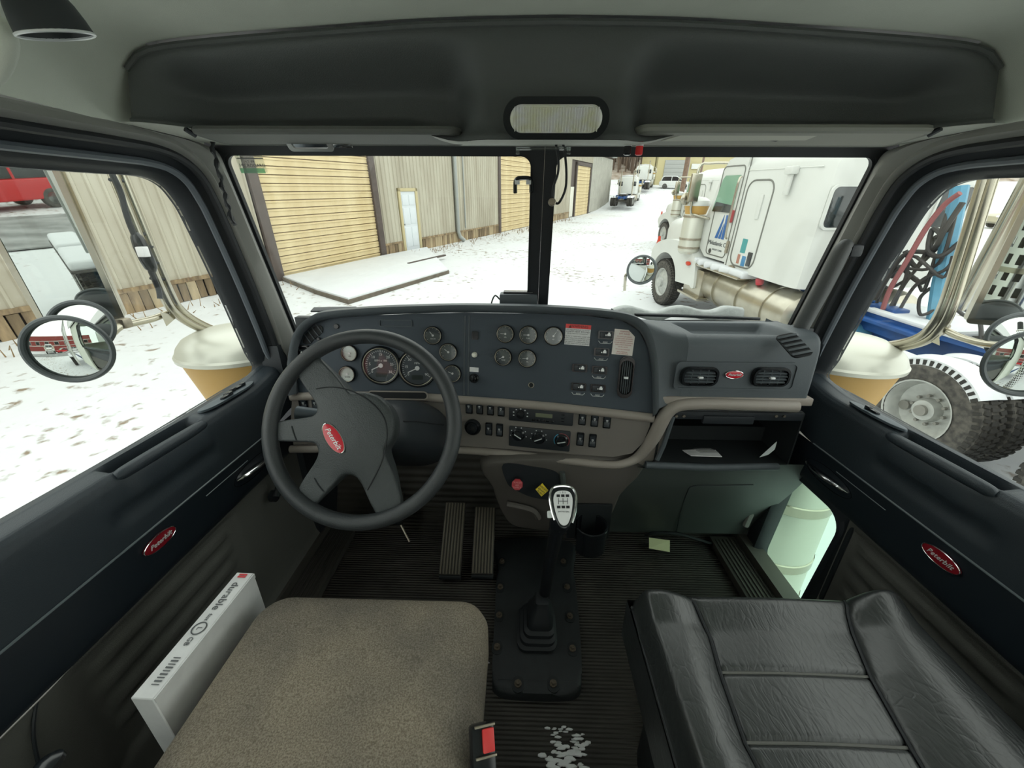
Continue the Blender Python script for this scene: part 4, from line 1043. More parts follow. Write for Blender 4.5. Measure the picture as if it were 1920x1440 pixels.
tg_ = sheet([(1217, 1008), (1256, 1013), (1256, 1035), (1217, 1028)], (1.14, 1.14, 1.10, 1.10), mat('tag_yellow', (214, 206, 160), .7), 'paper_tag', 'pale yellow tag on the floor mat below the kick panel', 'tag')
cd = solo('power_cord', tube([onkick(a, b, .008) for a, b in ((1210, 1006), (1225, 1000), (1270, 1001), (1310, 1012), (1345, 1022), (1372, 1018))], .006, 8, smooth=5), M_RUB, 'black cord lying along the foot of the passenger kick panel', 'cord')
# device on the dash and plate by the screen
dv = thing('dash_device', 'dark grey box standing on the dash top by the centre post', 'device', U(972, 575, y=1.15))
c0 = U(972, 562, y=1.17)
part('body', tr(box(.112, .05, .040, .006, c=(0, 0, 0)), Matrix.Translation(c0)), mat('device_grey', (62, 68, 72), .5), dv)
part('hood_piece', tr(box(.09, .03, .008, .003, c=(0, 0, .022)), Matrix.Translation(c0)), M_GLOSSK, dv)
part('lead', tube([c0+Vector((-.056, 0, .0)), c0+Vector((-.07, 0, .012)), c0+Vector((-.08, .0, -.005)), c0+Vector((-.082, 0, -.02))], .0022, 6, smooth=4), M_RUB, dv)
solo('dash_plate', tr(box(.13, .03, .005, .001), frame(U(626, 580, y=1.17), (0, -.2, 1), (0, 1, 0)) @ Matrix.Rotation(radians(4), 4, 'Z')), M_BLACK, 'thin dark plate at the left end of the dash top', 'plate')
# strap and grab handle on the pillars
sp_ = thing('pillar_strap', 'black twisted strap hanging down the left windscreen pillar', 'strap', U(398, 268, x=-.765))
pp = [U(a, b, x=-.765) for a, b in ((396, 262), (402, 290), (412, 330), (420, 360), (428, 390), (436, 418))]
pp = catmull(pp, 6); part('rope', tube([p+Vector((0, .0035*sin(i*1.1), 0)) for i, p in enumerate(pp)], [.0045+.0018*sin(i*1.7) for i in range(len(pp))], 7), M_RUB, sp_)
part('end_tab', tube([U(432, 402, x=-.765), U(441, 422, x=-.765)], .0065, 6, flat=.5), M_RUB, sp_)
ph = thing('pillar_grab_handle', 'dark grey grab handle on the right windscreen pillar', 'grab handle', U(1540, 540, x=.76))
part('bar', tube([U(1592, 456, x=.765), U(1578, 470, x=.752), U(1545, 535, x=.748), U(1512, 595, x=.748), U(1496, 628, x=.752), U(1490, 640, x=.765)], [.012, .019, .020, .020, .018, .010], 14, smooth=5), mat('handle_grey', (70, 72, 72), .5, bump=.3, bscale=600), ph)
for a, b in ((1592, 470), (1502, 622)): part('mount', tr(box(.03, .03, .03, .008), Matrix.Translation(U(a+8, b, x=.785))), M_BLACK, ph)
# windscreen sticker
ws_ = thing('windscreen_sticker', 'faded green and white service sticker in the top left corner of the windscreen', 'sticker', WS @ Vector((-.74, -.02, .01)))
SQ = Upl(469, 302, WS @ Vector((0, 0, .0062)), _tn)
MQ = Matrix(((1, 0, _tn.x, SQ.x), (0, _ty.y, _tn.y, SQ.y), (0, _ty.z, _tn.z, SQ.z), (0, 0, 0, 1)))
part('film', tr(box(.068, .050, .0006, c=(0, 0, 0)), MQ), glass('sticker_film', (.90, .92, .88), .12, .5), ws_)
part('green_band', tr(box(.062, .011, .0004, c=(-.002, -.021, .0008)), MQ), glass('green_film', (.45, .78, .58), .2, .6), ws_)
part('logo', tr(prism([(p.x, p.y) for p in catmull([(-.030, .016, 0), (-.022, .022, 0), (-.014, .018, 0), (-.004, .022, 0), (.002, .016, 0), (-.006, .012, 0), (-.016, .013, 0), (-.026, .011, 0)], 3, True)], .0004, z0=.0008), MQ), mat('logo_green', (92, 170, 110), .6), ws_)
part('lettering', tr(cat(mv(text('MICROGARD', .011, .0001), .002, -.010, .0008), box(.066, .002, .0003, c=(.002, .006, .0008)), mv(text('oil', .008, .0001), .018, .015, .0008), mv(text('N.T. 6/4', .007, .0001), -.002, -.001, .0008)), MQ), MATS['print_grey'], ws_)
# tracked-in snow on the mat: too many flakes to count
g = None
random.seed(3)
for k in range(90):
    if k < 46: a, b = random.gauss(1052, 16), 1440-abs(random.gauss(0, 30)); s_ = random.uniform(.004, .015)
    elif k < 74: a, b = random.gauss(1086, 7), random.uniform(1372, 1440); s_ = random.uniform(.004, .011)
    elif k < 84: a, b = random.gauss(1048, 8), random.uniform(1360, 1376); s_ = random.uniform(.004, .01)
    else: a, b = random.gauss(913, 3), random.uniform(1222, 1245); s_ = random.uniform(.003, .006)
    p = U(a, b, z=.003); s_ *= .62
    o = [(p.x+s_*cos(t)*random.uniform(.7, 1.3)*1.5, p.y+s_*sin(t)*random.uniform(.5, 1)*.6, 0) for t in [2*pi*i/7 for i in range(7)]]
    q = prism(o, .003+s_*.2, .001, 1, .001); g = q if g is None else cat(g, q)
solo('tracked_snow', g, mat('snow_clump', (226, 230, 226), .7), 'scattered clumps of snow trodden onto the floor mat', 'snow', kind='stuff')

KB = .72

# ================================================================== OUTSIDE
M_SNOW = mat('snow', (243, 246, 248), .75, bump=.5, bscale=3.2, bdist=.06, var=.04, vscale=1.5)
M_TWHITE = mat('truck_white', (236, 238, 232), .35, var=.05, vscale=3)
M_TBLUE = mat('chassis_blue', (36, 92, 165), .45, var=.3, vscale=6)
M_LBLUE = mat('boom_blue', (104, 172, 204), .5, var=.15, vscale=8)
M_TYRE = mat('tyre_rubber', (62, 60, 57), .8, var=.3, vscale=20, rgb2=(104, 100, 92))
M_ALU = mat('polished_alloy', (214, 208, 190), .3, .85, var=.15, vscale=6)
M_TAN = mat('intake_screen_tan', (214, 170, 92), .5)
M_CAP = mat('cleaner_steel', (232, 232, 218), .34, .35)
M_MIRROR = mat('mirror_glass', (235, 240, 236), .01, 1)
M_DARKG = mat('dark_glass', (36, 44, 44), .08, 0, spec=.8)
M_GREENG = mat('green_side_glass', (132, 176, 148), .1, 0, spec=.6)
M_PIPE = mat('bracket_chrome', (206, 200, 182), .22, .95)
M_HOSE = mat('hose_black', (62, 60, 58), .6)
M_GAL = mat('galvanised', (176, 180, 176), .45, .6)
def EX(x, y, z, rz=0.): return EXT @ Matrix.Translation((x, y, z)) @ Matrix.Rotation(rz, 4, 'Z')

# ------------------------------------------------------------------ snowy ground
def gh(x, y):
    h = .105*max(0., y-42)*sstep(42, 60, y)
    h += .05*sin(x*.31+1.2)*sin(y*.27)*sstep(6, 30, abs(x)+abs(y)*.3)
    return h
xs = [-90, -60, -45, -35, -28]+[-24+k for k in range(49)]+[28, 35, 45, 60, 90]
ys = [-80, -60, -45, -35, -25, -18, -14]+[-10+k for k in range(56)]+[48, 52, 56, 60, 66, 72, 80, 90, 105, 120]
gv = [EXT @ Vector((x, y, gh(x, y))) for y in ys for x in xs]; gf = []
nX = len(xs)
for j in range(len(ys)-1):
    for i in range(nX-1): gf.append((j*nX+i, j*nX+i+1, (j+1)*nX+i+1, (j+1)*nX+i))
M_GRD = mat('snowy_ground', (244, 246, 247), .8)
_nt = M_GRD.node_tree; _b = _nt.nodes['Principled BSDF']; _L = _nt.links
_tc = _nt.nodes.new('ShaderNodeTexCoord')
def _noise(scale, det=6): 
    n = _nt.nodes.new('ShaderNodeTexNoise'); n.inputs['Scale'].default_value = scale; n.inputs['Detail'].default_value = det; _L.new(_tc.outputs['Object'], n.inputs['Vector']); return n
_n1, _n2, _n3 = _noise(.22, 3), _noise(5.5, 8), _noise(1.1, 4)
_mul = _nt.nodes.new('ShaderNodeMath'); _mul.operation = 'MULTIPLY_ADD'; _mul.inputs[1].default_value = .55
_L.new(_n1.outputs['Fac'], _mul.inputs[0]); _L.new(_n2.outputs['Fac'], _mul.inputs[2])
_rp = _nt.nodes.new('ShaderNodeValToRGB'); _e = _rp.color_ramp.elements
_e[0].position = .865; _e[0].color = (.63, .645, .65, 1); _e[1].position = .98; _e[1].color = (.22, .17, .12, 1)
_L.new(_mul.outputs[0], _rp.inputs['Fac']); _L.new(_rp.outputs['Color'], _b.inputs['Base Color'])
_bp3 = _nt.nodes.new('ShaderNodeBump'); _bp3.inputs['Strength'].default_value = .6; _bp3.inputs['Distance'].default_value = .12
_L.new(_n3.outputs['Fac'], _bp3.inputs['Height']); _L.new(_bp3.outputs['Normal'], _b.inputs['Normal'])
struct('ground', (gv, gf), M_GRD, 'snow covered yard climbing ahead of the cab', 80)
M_ROAD = mat('wet_asphalt', (128, 130, 128), .7, var=.25, vscale=1.2, rgb2=(172, 174, 172))
def slab(nm, pts, m, lab, z=.03, d=.03):
    struct(nm, tr(prism([(p[0], p[1]) for p in pts], d, 0, 1, z), EXT), m, lab)
slab('side_road', [G(1770, 512, z=0), G(1930, 548, z=0), G(2100, 610, z=0), G(2060, 690, z=0), G(1930, 625, z=0), G(1790, 578, z=0), G(1740, 545, z=0)], M_ROAD, 'grey slushy lane beyond the parked white lorry')

# ------------------------------------------------------------------ long metal warehouse on the left
WD = Vector((.39, .921, 0)).normalized(); WL = Vector((-WD.y, WD.x, 0))
MW = EXT @ Matrix(((WD.x, WL.x, 0, -7.1), (WD.y, WL.y, 0, 11.57), (0, 0, 1, 0), (0, 0, 0, 1)))
wh = thing('warehouse', 'long beige corrugated metal warehouse with wooden skirting', 'building', MW)
M_CORR = mat('corrugated_beige', (205, 199, 180), .55, var=.14, vscale=1.6, stretch=(1, 1, .25), rgb2=(184, 176, 156))
M_CORG = mat('corrugated_grey', (190, 188, 176), .6, var=.15, vscale=1.2)
M_POST = mat('post_brown', (98, 86, 80), .75, var=.2, vscale=6)
M_SLAT = mat('door_slat_yellow', (240, 220, 172), .6, var=.1, vscale=1.5, stretch=(1, 1, .6), rgb2=(222, 198, 148))
M_BOARD = mat('weathered_board', (178, 154, 118), .85, var=.5, vscale=9, stretch=(1, 1, .2), rgb2=(120, 102, 80))
def corr(t0, t1, z0, z1, pitch=.225, dep=.035):
    n = max(1, round((t1-t0)/pitch)); p = (t1-t0)/n; pts = []
    for k in range(n): pts += [(t0+k*p, 0), (t0+k*p+p*.62, 0), (t0+k*p+p*.72, -dep), (t0+k*p+p*.90, -dep)]
    pts.append((t1, 0))
    return loft([[(a, b, z0) for a, b in pts], [(a, b, z1) for a, b in pts]], closed=False)
HT = 5.6
for t0, t1, z0 in ((-16, -.28, .48), (4.48, 5.58, .48), (6.86, 9.2, .48), (9.2, 14.5, .48), (20.05, 28.9, .48), (-.28, 4.48, 4.3), (5.58, 6.86, 2.42), (14.5, 20.05, 4.6), (28.9, 36.2, 4.6)):
    part('wall_sheet', corr(t0, t1, z0, HT), M_CORR, wh, 20, local=True)
part('end_wall', corr(36.2, 46, .1, HT-.2, .5), M_CORG, wh, 20, local=True)
part('backing', cat(bb(-16, 46, .08, .2, 0, HT), bb(-16, 46, 9, 9.2, 0, HT), bb(-16, -15.8, .1, 9, 0, HT), bb(45.8, 46, .1, 9, 0, HT)), M_POST, wh, local=True)
part('roof', cat(bb(-16.4, 46.4, -.4, 9.4, HT, HT+.12)), M_GAL, wh, local=True)
part('roof_snow', box(62.4, 9.6, .25, .08, c=(15, 4.5, HT+.24)), M_SNOW, wh, local=True)
part('ledger', cat(bb(-16, -.28, -.05, .03, .43, .52), bb(4.48, 5.58, -.05, .03, .43, .50), bb(6.86, 14.5, -.05, .03, .43, .50), bb(20.05, 28.9, -.05, .03, .40, .50)), M_BOARD, wh, local=True)
random.seed(11)
bme = [mesh('skirting_board', box(.185, .035, .46, .006, 1), M_BOARD), mesh('skirting_board', box(.16, .03, .44, .006, 1), mat('weathered_board_dark', (142, 122, 94), .85, var=.4, vscale=9, stretch=(1, 1, .2))), mesh('skirting_board', box(.195, .035, .47, .006, 1), mat('weathered_board_pale', (196, 176, 140), .85, var=.35, vscale=9, stretch=(1, 1, .2)))]
for a, b in ((-9.5, -.3), (4.5, 5.56), (6.9, 14.45), (20.1, 28.8)):
    t = a
    while t < b:
        w = random.uniform(.17, .215)
        inst('skirting_board', random.choice(bme), wh, Matrix.Translation((t+w/2, -.02+random.uniform(-.012, .012), .215+random.uniform(-.02, .02))) @ Matrix.Rotation(random.uniform(-.03, .03), 4, 'Y'), world=False)
        t += w+.006
def rolldoor(t0, t1, h, n, pitch):
    for a in (t0-.14, t1+.14): part('door_post', bb(a-.14, a+.14, -.10, .05, 0, h+.25, .01), M_POST, wh, local=True)
    part('door_head', bb(t0-.28, t1+.28, -.10, .05, h+.02, h+.30, .01), M_POST, wh, local=True)
    dm = part('garage_door', bb(t0, t1, .03, .06, 0, h), mat('slat_gap', (140, 118, 84), .8), wh, local=True, label='yellowed roll-up door of horizontal slats')
    w = t1-t0
    sm = mesh('slat', cat(bb(-w/2, w/2, -.012, .03, -pitch*.5+.012, pitch*.5-.012, .004, 1), bb(-w/2, w/2, -.036, .0, pitch*.18, pitch*.34, .008, 1)), M_SLAT)
    for k in range(n): inst('slat', sm, dm, Matrix.Translation(((t0+t1)/2, 0, pitch*(k+.5)+.02)), world=False)
rolldoor(0.02, 4.2, 4.25, 20, .21)
rolldoor(14.72, 19.8, 4.4, 17, .255)
rolldoor(30.6, 35.4, 4.2, 14, .30)
pdm = part('personnel_door', bb(5.76, 6.70, -.02, .02, .06, 2.30, .004, 1), mat('door_white', (232, 238, 242), .45), wh, local=True, label='white panelled personnel door')
for x0 in (5.84, 6.26):
    for z0, z1 in ((1.80, 2.18), (1.10, 1.70), (.22, .98)): part('door_panel', bb(x0, x0+.36, -.035, -.015, z0, z1, .012, 2), MATS['door_white'], pdm, local=True)
part('door_knob', tr(lathe([(.03, 0), (.035, .03), (0, .05)], 12), Matrix.Translation((5.82, -.03, 1.1)) @ Matrix.Rotation(pi/2, 4, 'X')), M_GAL, pdm, local=True)
part('door_casing', cat(bb(5.62, 5.76, -.06, .03, 0, 2.42, .01), bb(6.70, 6.84, -.06, .03, 0, 2.42, .01), bb(5.62, 6.84, -.06, .03, 2.30, 2.42, .01)), mat('casing_tan', (208, 194, 150), .6), wh, local=True)
for t, r, z1 in ((9.75, .10, 5.5), (10.55, .035, 5.5)):
    part('downpipe', tube([(t, -.12, 5.5), (t, -.12, .5), (t+.08, -.16, .25), (t+.25, -.3, .06)] if r > .05 else [(t, -.08, 5.5), (t, -.08, .6)], r, 12), M_GAL, wh, local=True)
part('personnel_door', bb(28.95, 30.0, -.03, .02, .05, 2.5, .004), mat('door_cream', (236, 234, 220), .5), wh, local=True)
pad = thing('concrete_pad', 'snow covered concrete pad in front of the roll-up door', 'slab', EX(-5, 11.5, 0))
pts = [G(592, 545, z=.10), G(652, 563, z=.10), G(842, 507, z=.10)]
loc = EX(-5, 11.5, 0).inverted() @ EXT
wpt = lambda t: Vector((-7.1, 11.57, 0))+WD*t
pts = [loc @ p for p in pts]+[loc @ (wpt(6.9)+Vector((.25, -.1, 0))), loc @ (wpt(4.4)+Vector((.12, -.05, 0))), loc @ (wpt(-.1)+Vector((.12, -.05, 0)))]
part('slab', prism([(p.x, p.y) for p in pts], .16, .01, 1, -.06), mat('wet_concrete', (122, 112, 98), .8, var=.3, vscale=5), pad, local=True)
c_ = sum(pts, Vector())/len(pts)
part('snow_layer', prism([(c_.x+(p.x-c_.x)*.985, c_.y+(p.y-c_.y)*.985) for p in pts], .045, .02, 2, .10), M_SNOW, pad, local=True)
solo('loose_plank', tr(box(2.1, .10, .06, .01), EXT @ Matrix.Translation(G(802, 486, z=.14)) @ Matrix.Rotation(atan2(WD.y, WD.x)-.05, 4, 'Z')), M_POST, 'dark plank lying on the snowy pad below the white door', 'plank')
g = None
random.seed(5)
for k in range(420):
    t = random.uniform(-8, 27); d = .35+abs(random.gauss(0, .5)); p = wpt(t)+Vector((WD.y, -WD.x, 0))*d
    if -.3 < t < 5 and d < 3: continue
    q = EXT @ Vector((p.x, p.y, gh(p.x, p.y))); h = random.uniform(.05, .22)
    b_ = tube([q, q+Vector((random.uniform(-.1, .1), random.uniform(-.1, .1), h))], [.012, .004], 4); g = b_ if g is None else cat(g, b_)
solo('dry_grass', g, mat('dead_grass', (150, 124, 88), .9), 'dead grass stalks along the foot of the warehouse', 'grass', kind='stuff')

# ------------------------------------------------------------------ lorry parts shared by the parked lorries
def sector(prof, a0, a1, seg): return lathe(prof, seg, a0, a1)
TP = [(.30, -.12), (.34, -.135), (.46, -.14), (.50, -.125), (.515, -.10), (.515, .10), (.50, .125), (.46, .14), (.34, .135), (.30, .12), (.30, -.12)]
m_tyre = mesh('tyre', lathe(TP, 48), M_TYRE, 30)
g = None
for k in range(52):
    a = 2*pi*k/52
    for z, rot in ((-.075, .25), (.075, -.25), (0, 0)):
        q = tr(box(.026, .036, .055 if z else .07, 0), Matrix.Rotation(a+(pi/52 if z == 0 else 0), 4, 'Z') @ Matrix.Translation((.517, 0, z)) @ Matrix.Rotation(rot, 4, 'X')); g = q if g is None else cat(g, q)
    q = tr(box(.05, .03, .02), Matrix.Rotation(a, 4, 'Z') @ Matrix.Translation((.49, 0, .130))); g = cat(g, q)
m_tread = mesh('tread', g, mat('tread_rubber', (56, 54, 50), .85), 30)
m_rimd = mesh('rim', lathe([(.30, .13), (.315, .135), (.30, .115), (.285, .06), (.27, -.02), (.19, -.05), (.12, -.04), (.10, .04), (.0, .05)], 36, cap=False), mat('rim_pale', (214, 216, 210), .45, .3, var=.2, vscale=12))
m_rims = mesh('rim', lathe([(.30, .13), (.315, .135), (.30, .12), (.28, .09), (.24, .10), (.16, .13), (.11, .135), (.10, .19), (.0, .20)], 36, cap=False), MATS['rim_pale'])
g = cyl(.055, .04, .075, 18)
for k in range(10): g = cat(g, mv(cyl(.016, -.045 if False else -.03, .0, 8), .145*cos(2*pi*k/10), .145*sin(2*pi*k/10), .0))
g = cat(g, mv(cyl(.05, -.03, -.012, 16), .21, .06, .0))
m_hub = mesh('hub', g, mat('hub_grey', (160, 158, 150), .5, .4))
m_scap = mesh('snow_cap', sector([(.35, .12), (.47, .145), (.53, .13), (.56, .0), (.53, -.13), (.47, -.14), (.35, -.12)], radians(58), radians(140), 14), M_SNOW)
def wheel(parent, x, y, z, kind, side=1, snow=False):
    "side +1: outer face to the left (+y)"
    M = Matrix.Translation((x, y, z)) @ Matrix.Rotation(-side*pi/2, 4, 'X')
    t = inst('tyre', m_tyre, parent, M, world=False)
    inst('tread', m_tread, t, Matrix(), world=False)
    inst('rim', m_rimd if kind == 'drive' else m_rims, t, Matrix(), world=False)
    inst('hub', m_hub, t, Matrix.Translation((0, 0, 0 if kind == 'drive' else .10)), world=False)
    if snow: inst('snow_cap', m_scap, t, Matrix() if side < 0 else Matrix.Rotation(pi, 4, 'X'), world=False)
    return t
def ext2(pts, y0, y1, bev=.0, seg=2):
    "side outline (x, z) extruded across the lorry from y0 to y1"
    g = prism([(a, -b) for a, b in pts], abs(y1-y0), bev, seg)
    return tr(g, Matrix(((1, 0, 0, 0), (0, 0, -1, max(y0, y1)), (0, -1, 0, 0), (0, 0, 0, 1))))
def sm2(pts, n=4, closed=True): return [(p.x, p.y) for p in catmull([(a, b, 0) for a, b in pts], n, closed)]
def seamline(t, pts, y, r=.012, m=None, nm='door_seam', closed=True, n=4):
    P = [(a, y, b) for a, b in pts]
    return part(nm, tube(P, r, 6, closed), m or mat('seam_rubber', (120, 120, 112), .6), t, local=True)
def rbx(x0, x1, z0, z1, r): return [((x0+x1)/2+a, (z0+z1)/2+b) for a, b in rrect(x1-x0, z1-z0, r, 5)]
def lorry(M, label, body=True, logo=True, group='parked lorries beside the lane'):
    "day-side of a conventional tractor; x forward from the first drive axle, y = 0 the outer tyre face on its left"
    t = thing('parked_lorry', label, 'lorry', M, group)
    P = lambda nm, g, m, sharp=38, lab=None: part(nm, g, m, t, sharp, lab, local=True)
    for y in (-.90, -1.5): P('frame_rail', bb(-2.2, 7.0, y-.05, y+.05, .74, 1.02, .01), M_TBLUE)
    for x in (-1.9, -.6, .7, 1.7): P('cross_member', bb(x-.08, x+.08, -1.45, -.95, .80, .98, .01), M_TBLUE)
    P('deck_plate', bb(.55, 1.75, -1.62, -.45, 1.03, 1.07, .01), M_TBLUE)
    P('side_skirt', ext2([(-1.9, .95), (-1.9, 1.12), (1.5, 1.12), (1.6, 1.02), (1.5, .90), (.75, .90), (.55, 1.06), (-.4, 1.10), (-1.0, 1.0)], -.62, -.58, .005, 1), M_TBLUE)
    P('fifth_wheel', ext2([(-1.3, 1.12), (-1.2, 1.22), (.2, 1.22), (.5, 1.10), (.2, 1.06), (-1.0, 1.06)], -1.6, -.8, .02), M_TYRE)
    P('frame_snow', cat(box(1.1, .9, .07, .03, c=(1.1, -1.05, 1.10)), box(1.5, .5, .06, .025, c=(-.5, -1.2, 1.25)), box(3.2, .12, .05, .02, c=(-.2, -.62, 1.14))), M_SNOW)
    for x in (0, -1.36):
        for y, sd in ((-.14, 1), (-.46, 1), (-1.94, -1), (-2.26, -1)): wheel(t, x, y, .52, 'drive', sd, True)
    for y, sd in ((-.14, 1), (-2.26, -1)): wheel(t, 5.84, y, .52, 'steer', sd)
    P('axle', cat(bb(-.06, .06, -2.1, -.3, .46, .58), bb(-1.42, -1.30, -2.1, -.3, .46, .58), bb(5.78, 5.90, -2.1, -.3, .40, .52)), M_TYRE)
    # bonnet and wings
    hood = []
    for x, w, zt, zb in ((4.72, .92, 2.02, 1.15), (5.2, .86, 2.0, 1.15), (5.9, .78, 1.95, 1.15), (6.6, .72, 1.88, 1.1), (7.02, .68, 1.80, 1.0), (7.10, .62, 1.72, 1.0)):
        hood.append([(x, -1.2+a, zb+(b+.5)*(zt-zb)) for a, b in [(w*c, d) for c, d in ((1, -.5), (1, .2), (.94, .38), (.78, .48), (.4, .51), (0, .52), (-.4, .51), (-.78, .48), (-.94, .38), (-1, .2), (-1, -.5))]])
    P('hood_panel', loft(hood, False), M_TWHITE, 50)
    P('radiator_grille', bb(7.06, 7.14, -1.8, -.6, .72, 1.72, .04), M_CHROME)
    P('bumper', bb(6.78, 6.95, -2.0, -.40, .42, .72, .05), M_CHROME)
    wing = sm2([(6.62, .98), (6.60, 1.16), (6.35, 1.34), (5.9, 1.46), (5.4, 1.48), (4.95, 1.42), (4.62, 1.22), (4.50, .95), (4.46, .70), (4.58, .70)], 4, False)
    arch = [(5.84+.64*cos(a), .54+.64*sin(a)) for a in [radians(168-k*(150/16)) for k in range(17)]]
    for y0, y1 in ((0, -.55), (-1.85, -2.4)): P('wing', ext2([(a, b) for a, b in wing]+[(4.60, .72)]+arch+[(6.52, .90)], y0-.01, y1, .05, 3), M_TWHITE, 45)
    P('wing_lamp', tr(lathe([(.05, 0), (.05, .03), (0, .05)], 14), Matrix.Translation((4.78, -.0, 1.12)) @ Matrix.Rotation(-pi/2, 4, 'X') @ Matrix.Diagonal((1.6, .8, 1, 1))), mat('amber_red', (220, 70, 40), .35))
    P('indicator', ext2([(6.56, 1.26), (6.50, 1.46), (6.44, 1.26)], -.06, -.12, .01), MATS['amber_red'])
    # cab
    cab = [(3.86, 1.30), (4.55, 1.30), (4.80, 1.45), (4.80, 1.98), (4.74, 2.05), (4.50, 2.80), (4.40, 2.92), (4.15, 2.98), (3.86, 2.98)]
    P('cab', ext2(cab, -.15, -2.25, .05, 3), M_TWHITE, 45)
    P('windscreen', cat(*[ext2([(4.765, 2.08), (4.535, 2.76), (4.52, 2.75), (4.75, 2.07)], a, b) for a, b in ((-.30, -1.17), (-1.23, -2.1))]), M_DARKG)
    seamline(t, rbx(3.90, 4.52, 1.36, 2.82, .08), -.150, .011)
    P('side_window', ext2([(3.98, 2.10), (4.60, 2.10), (4.46, 2.62), (4.40, 2.68), (3.98, 2.68)], -.135, -.20, .012), M_GREENG, lab='green tinted cab window')
    P('window_shade', ext2([(4.0, 2.10), (4.58, 2.10), (4.52, 2.26), (4.0, 2.22)], -.130, -.15), M_DARKG)
    P('grab_rail', tube([(3.88, -.10, 1.7), (3.88, -.06, 1.8), (3.88, -.06, 2.55), (3.88, -.10, 2.65)], .018, 8, smooth=3), M_PIPE)
    P('door_handle', bb(3.83, 3.89, -.16, -.11, 1.45, 1.66, .02), M_STEEL)
    P('marker_lamp', bb(3.90, 3.98, -.15, -.10, 1.95, 2.15, .02), mat('marker_red', (196, 60, 62), .4))
    # sleeper
    slp = []
    for x, ins, dz in ((3.86, .0, 0), (3.78, .0, .02), (2.42, .0, .03), (2.26, .012, .01), (2.15, .05, -.05), (2.11, .12, -.14)):
        slp.append([(x, a, b) for a, b in ((-.15-ins, 1.22), (-.15-ins, 2.78+dz*.5), (-.20-ins, 2.93+dz), (-.34-ins, 3.02+dz), (-1.2, 3.08+dz), (-2.06+ins, 3.02+dz), (-2.20+ins, 2.93+dz), (-2.25+ins, 2.78+dz*.5), (-2.25+ins, 1.22))])
    P('sleeper', loft(slp, True, True, True), M_TWHITE, 40)
    rf = [[(x, a, b) for a, b in ((-.26, 2.97), (-.45, 3.06+z), (-1.2, 3.12+z), (-1.95, 3.06+z), (-2.14, 2.97))] for x, z in ((4.42, -.14), (4.1, .0), (3.8, .06), (2.6, .08), (2.2, .0))]
    P('roof_snow', loft(rf, False), M_SNOW, 60)
    seamline(t, rbx(3.10, 3.72, 1.30, 2.60, .16), -.150, .013)
    P('vent_slot', bb(3.27, 3.36, -.15, -.13, 2.05, 2.40, .02), M_TWHITE)
    MRw = Matrix(((0, 0, -1, 2.125), (-1, 0, 0, 0), (0, 1, 0, 0), (0, 0, 0, 1)))
    for cy in (.44, 1.96):
        P('sleeper_window', tr(mv(prism(rrect(.44, .48, .07), .025, .006), cy, 2.27, 0), MRw), M_DARKG, lab='dark rounded sleeper window')
        P('window_surround', tr(mv(ring_plate(rrect(.50, .54, .09), rrect(.44, .48, .07), .03), cy, 2.27, 0), MRw), M_TWHITE)
    P('work_lamp', cat(bb(2.70, 2.86, -.15, -.04, 2.66, 2.76, .02), bb(2.74, 2.82, -.12, -.08, 2.40, 2.66, .01)), M_TWHITE)
    seamline(t, [(3.80, 1.25), (3.80, 2.98)], -.149, .010, closed=False)
    seamline(t, [(3.80, 2.74), (2.3, 2.74)], -.149, .008, MATS['truck_white'], 'drip_rail', False)
    for x0, z0, w, h, m in ((3.44, 1.52, .13, .22, mat('decal_teal', (60, 160, 160), .5)), (3.50, 1.34, .07, .15, mat('decal_rust', (190, 130, 110), .5)), (3.36, 1.32, .10, .16, mat('decal_blue', (70, 140, 190), .5))): P('decal', bb(x0-w/2, x0+w/2, -.152, -.147, z0, z0+h), m)
    P('latch', bb(3.17, 3.27, -.16, -.13, 1.34, 1.56, .02), M_GLOSSK)
    P('side_marker', tr(lathe([(.05, 0), (.05, .02), (0, .03)], 14), Matrix.Translation((3.60, -.145, 1.24)) @ Matrix.Rotation(-pi/2, 4, 'X') @ Matrix.Diagonal((2, 1, 1, 1))), M_STEEL)
    ML = Matrix(((-1, 0, 0, 4.17), (0, 0, 1, -.147), (0, 1, 0, 0), (0, 0, 0, 1)))
    if logo:
        peak = lambda x0: prism([(x0-.14, 1.64), (x0-.03, 1.64), (x0+.045, 1.98), (x0+.045, 1.64), (x0+.075, 1.64), (x0+.075, 2.03), (x0+.03, 2.03)], .003)
        lg = cat(prism([(-.16, 1.66), (-.07, 1.66), (.0, 1.98), (-.01, 2.06)], .003), prism([(-.05, 1.66), (.03, 1.66), (.03, 1.92)], .003), prism([(.05, 1.66), (.13, 1.66), (.10, 2.06), (.05, 2.06)], .003))
        P('company_mark', tr(lg, ML), mat('mark_blue', (52, 108, 176), .5))
        P('company_name', tr(cat(mv(text('Midatlantic Co', .105, .001), -.02, 1.57, .002), mv(text('US DOT 123456', .045, .001), 0, 1.46, .002)), ML), mat('name_grey', (60, 66, 72), .5))
        P('round_decal', tr(lathe([(.045, 0), (.045, .003), (0, .004)], 14), ML @ Matrix.Translation((-.22, 1.42, 0))), M_TYRE)
    # tanks, steps
    for y in (-.42, -1.98):
        ft = P('fuel_tank', tr(lathe([(.0, 2.05), (.20, 2.08), (.31, 2.14), (.34, 2.22), (.34, 4.25), (.32, 4.30), (0, 4.30)], 36), Matrix.Translation((0, y, .80)) @ Matrix.Rotation(pi/2, 4, 'Y')), M_ALU)
        for x in (2.55, 3.2, 3.9): part('tank_strap', tr(tube([(.347*cos(a), .347*sin(a), 0) for a in [2*pi*k/36 for k in range(36)]], .022, 6, True, flat=.3), Matrix.Translation((x, y, .80)) @ Matrix.Rotation(pi/2, 4, 'Y')), M_PIPE, ft, local=True)
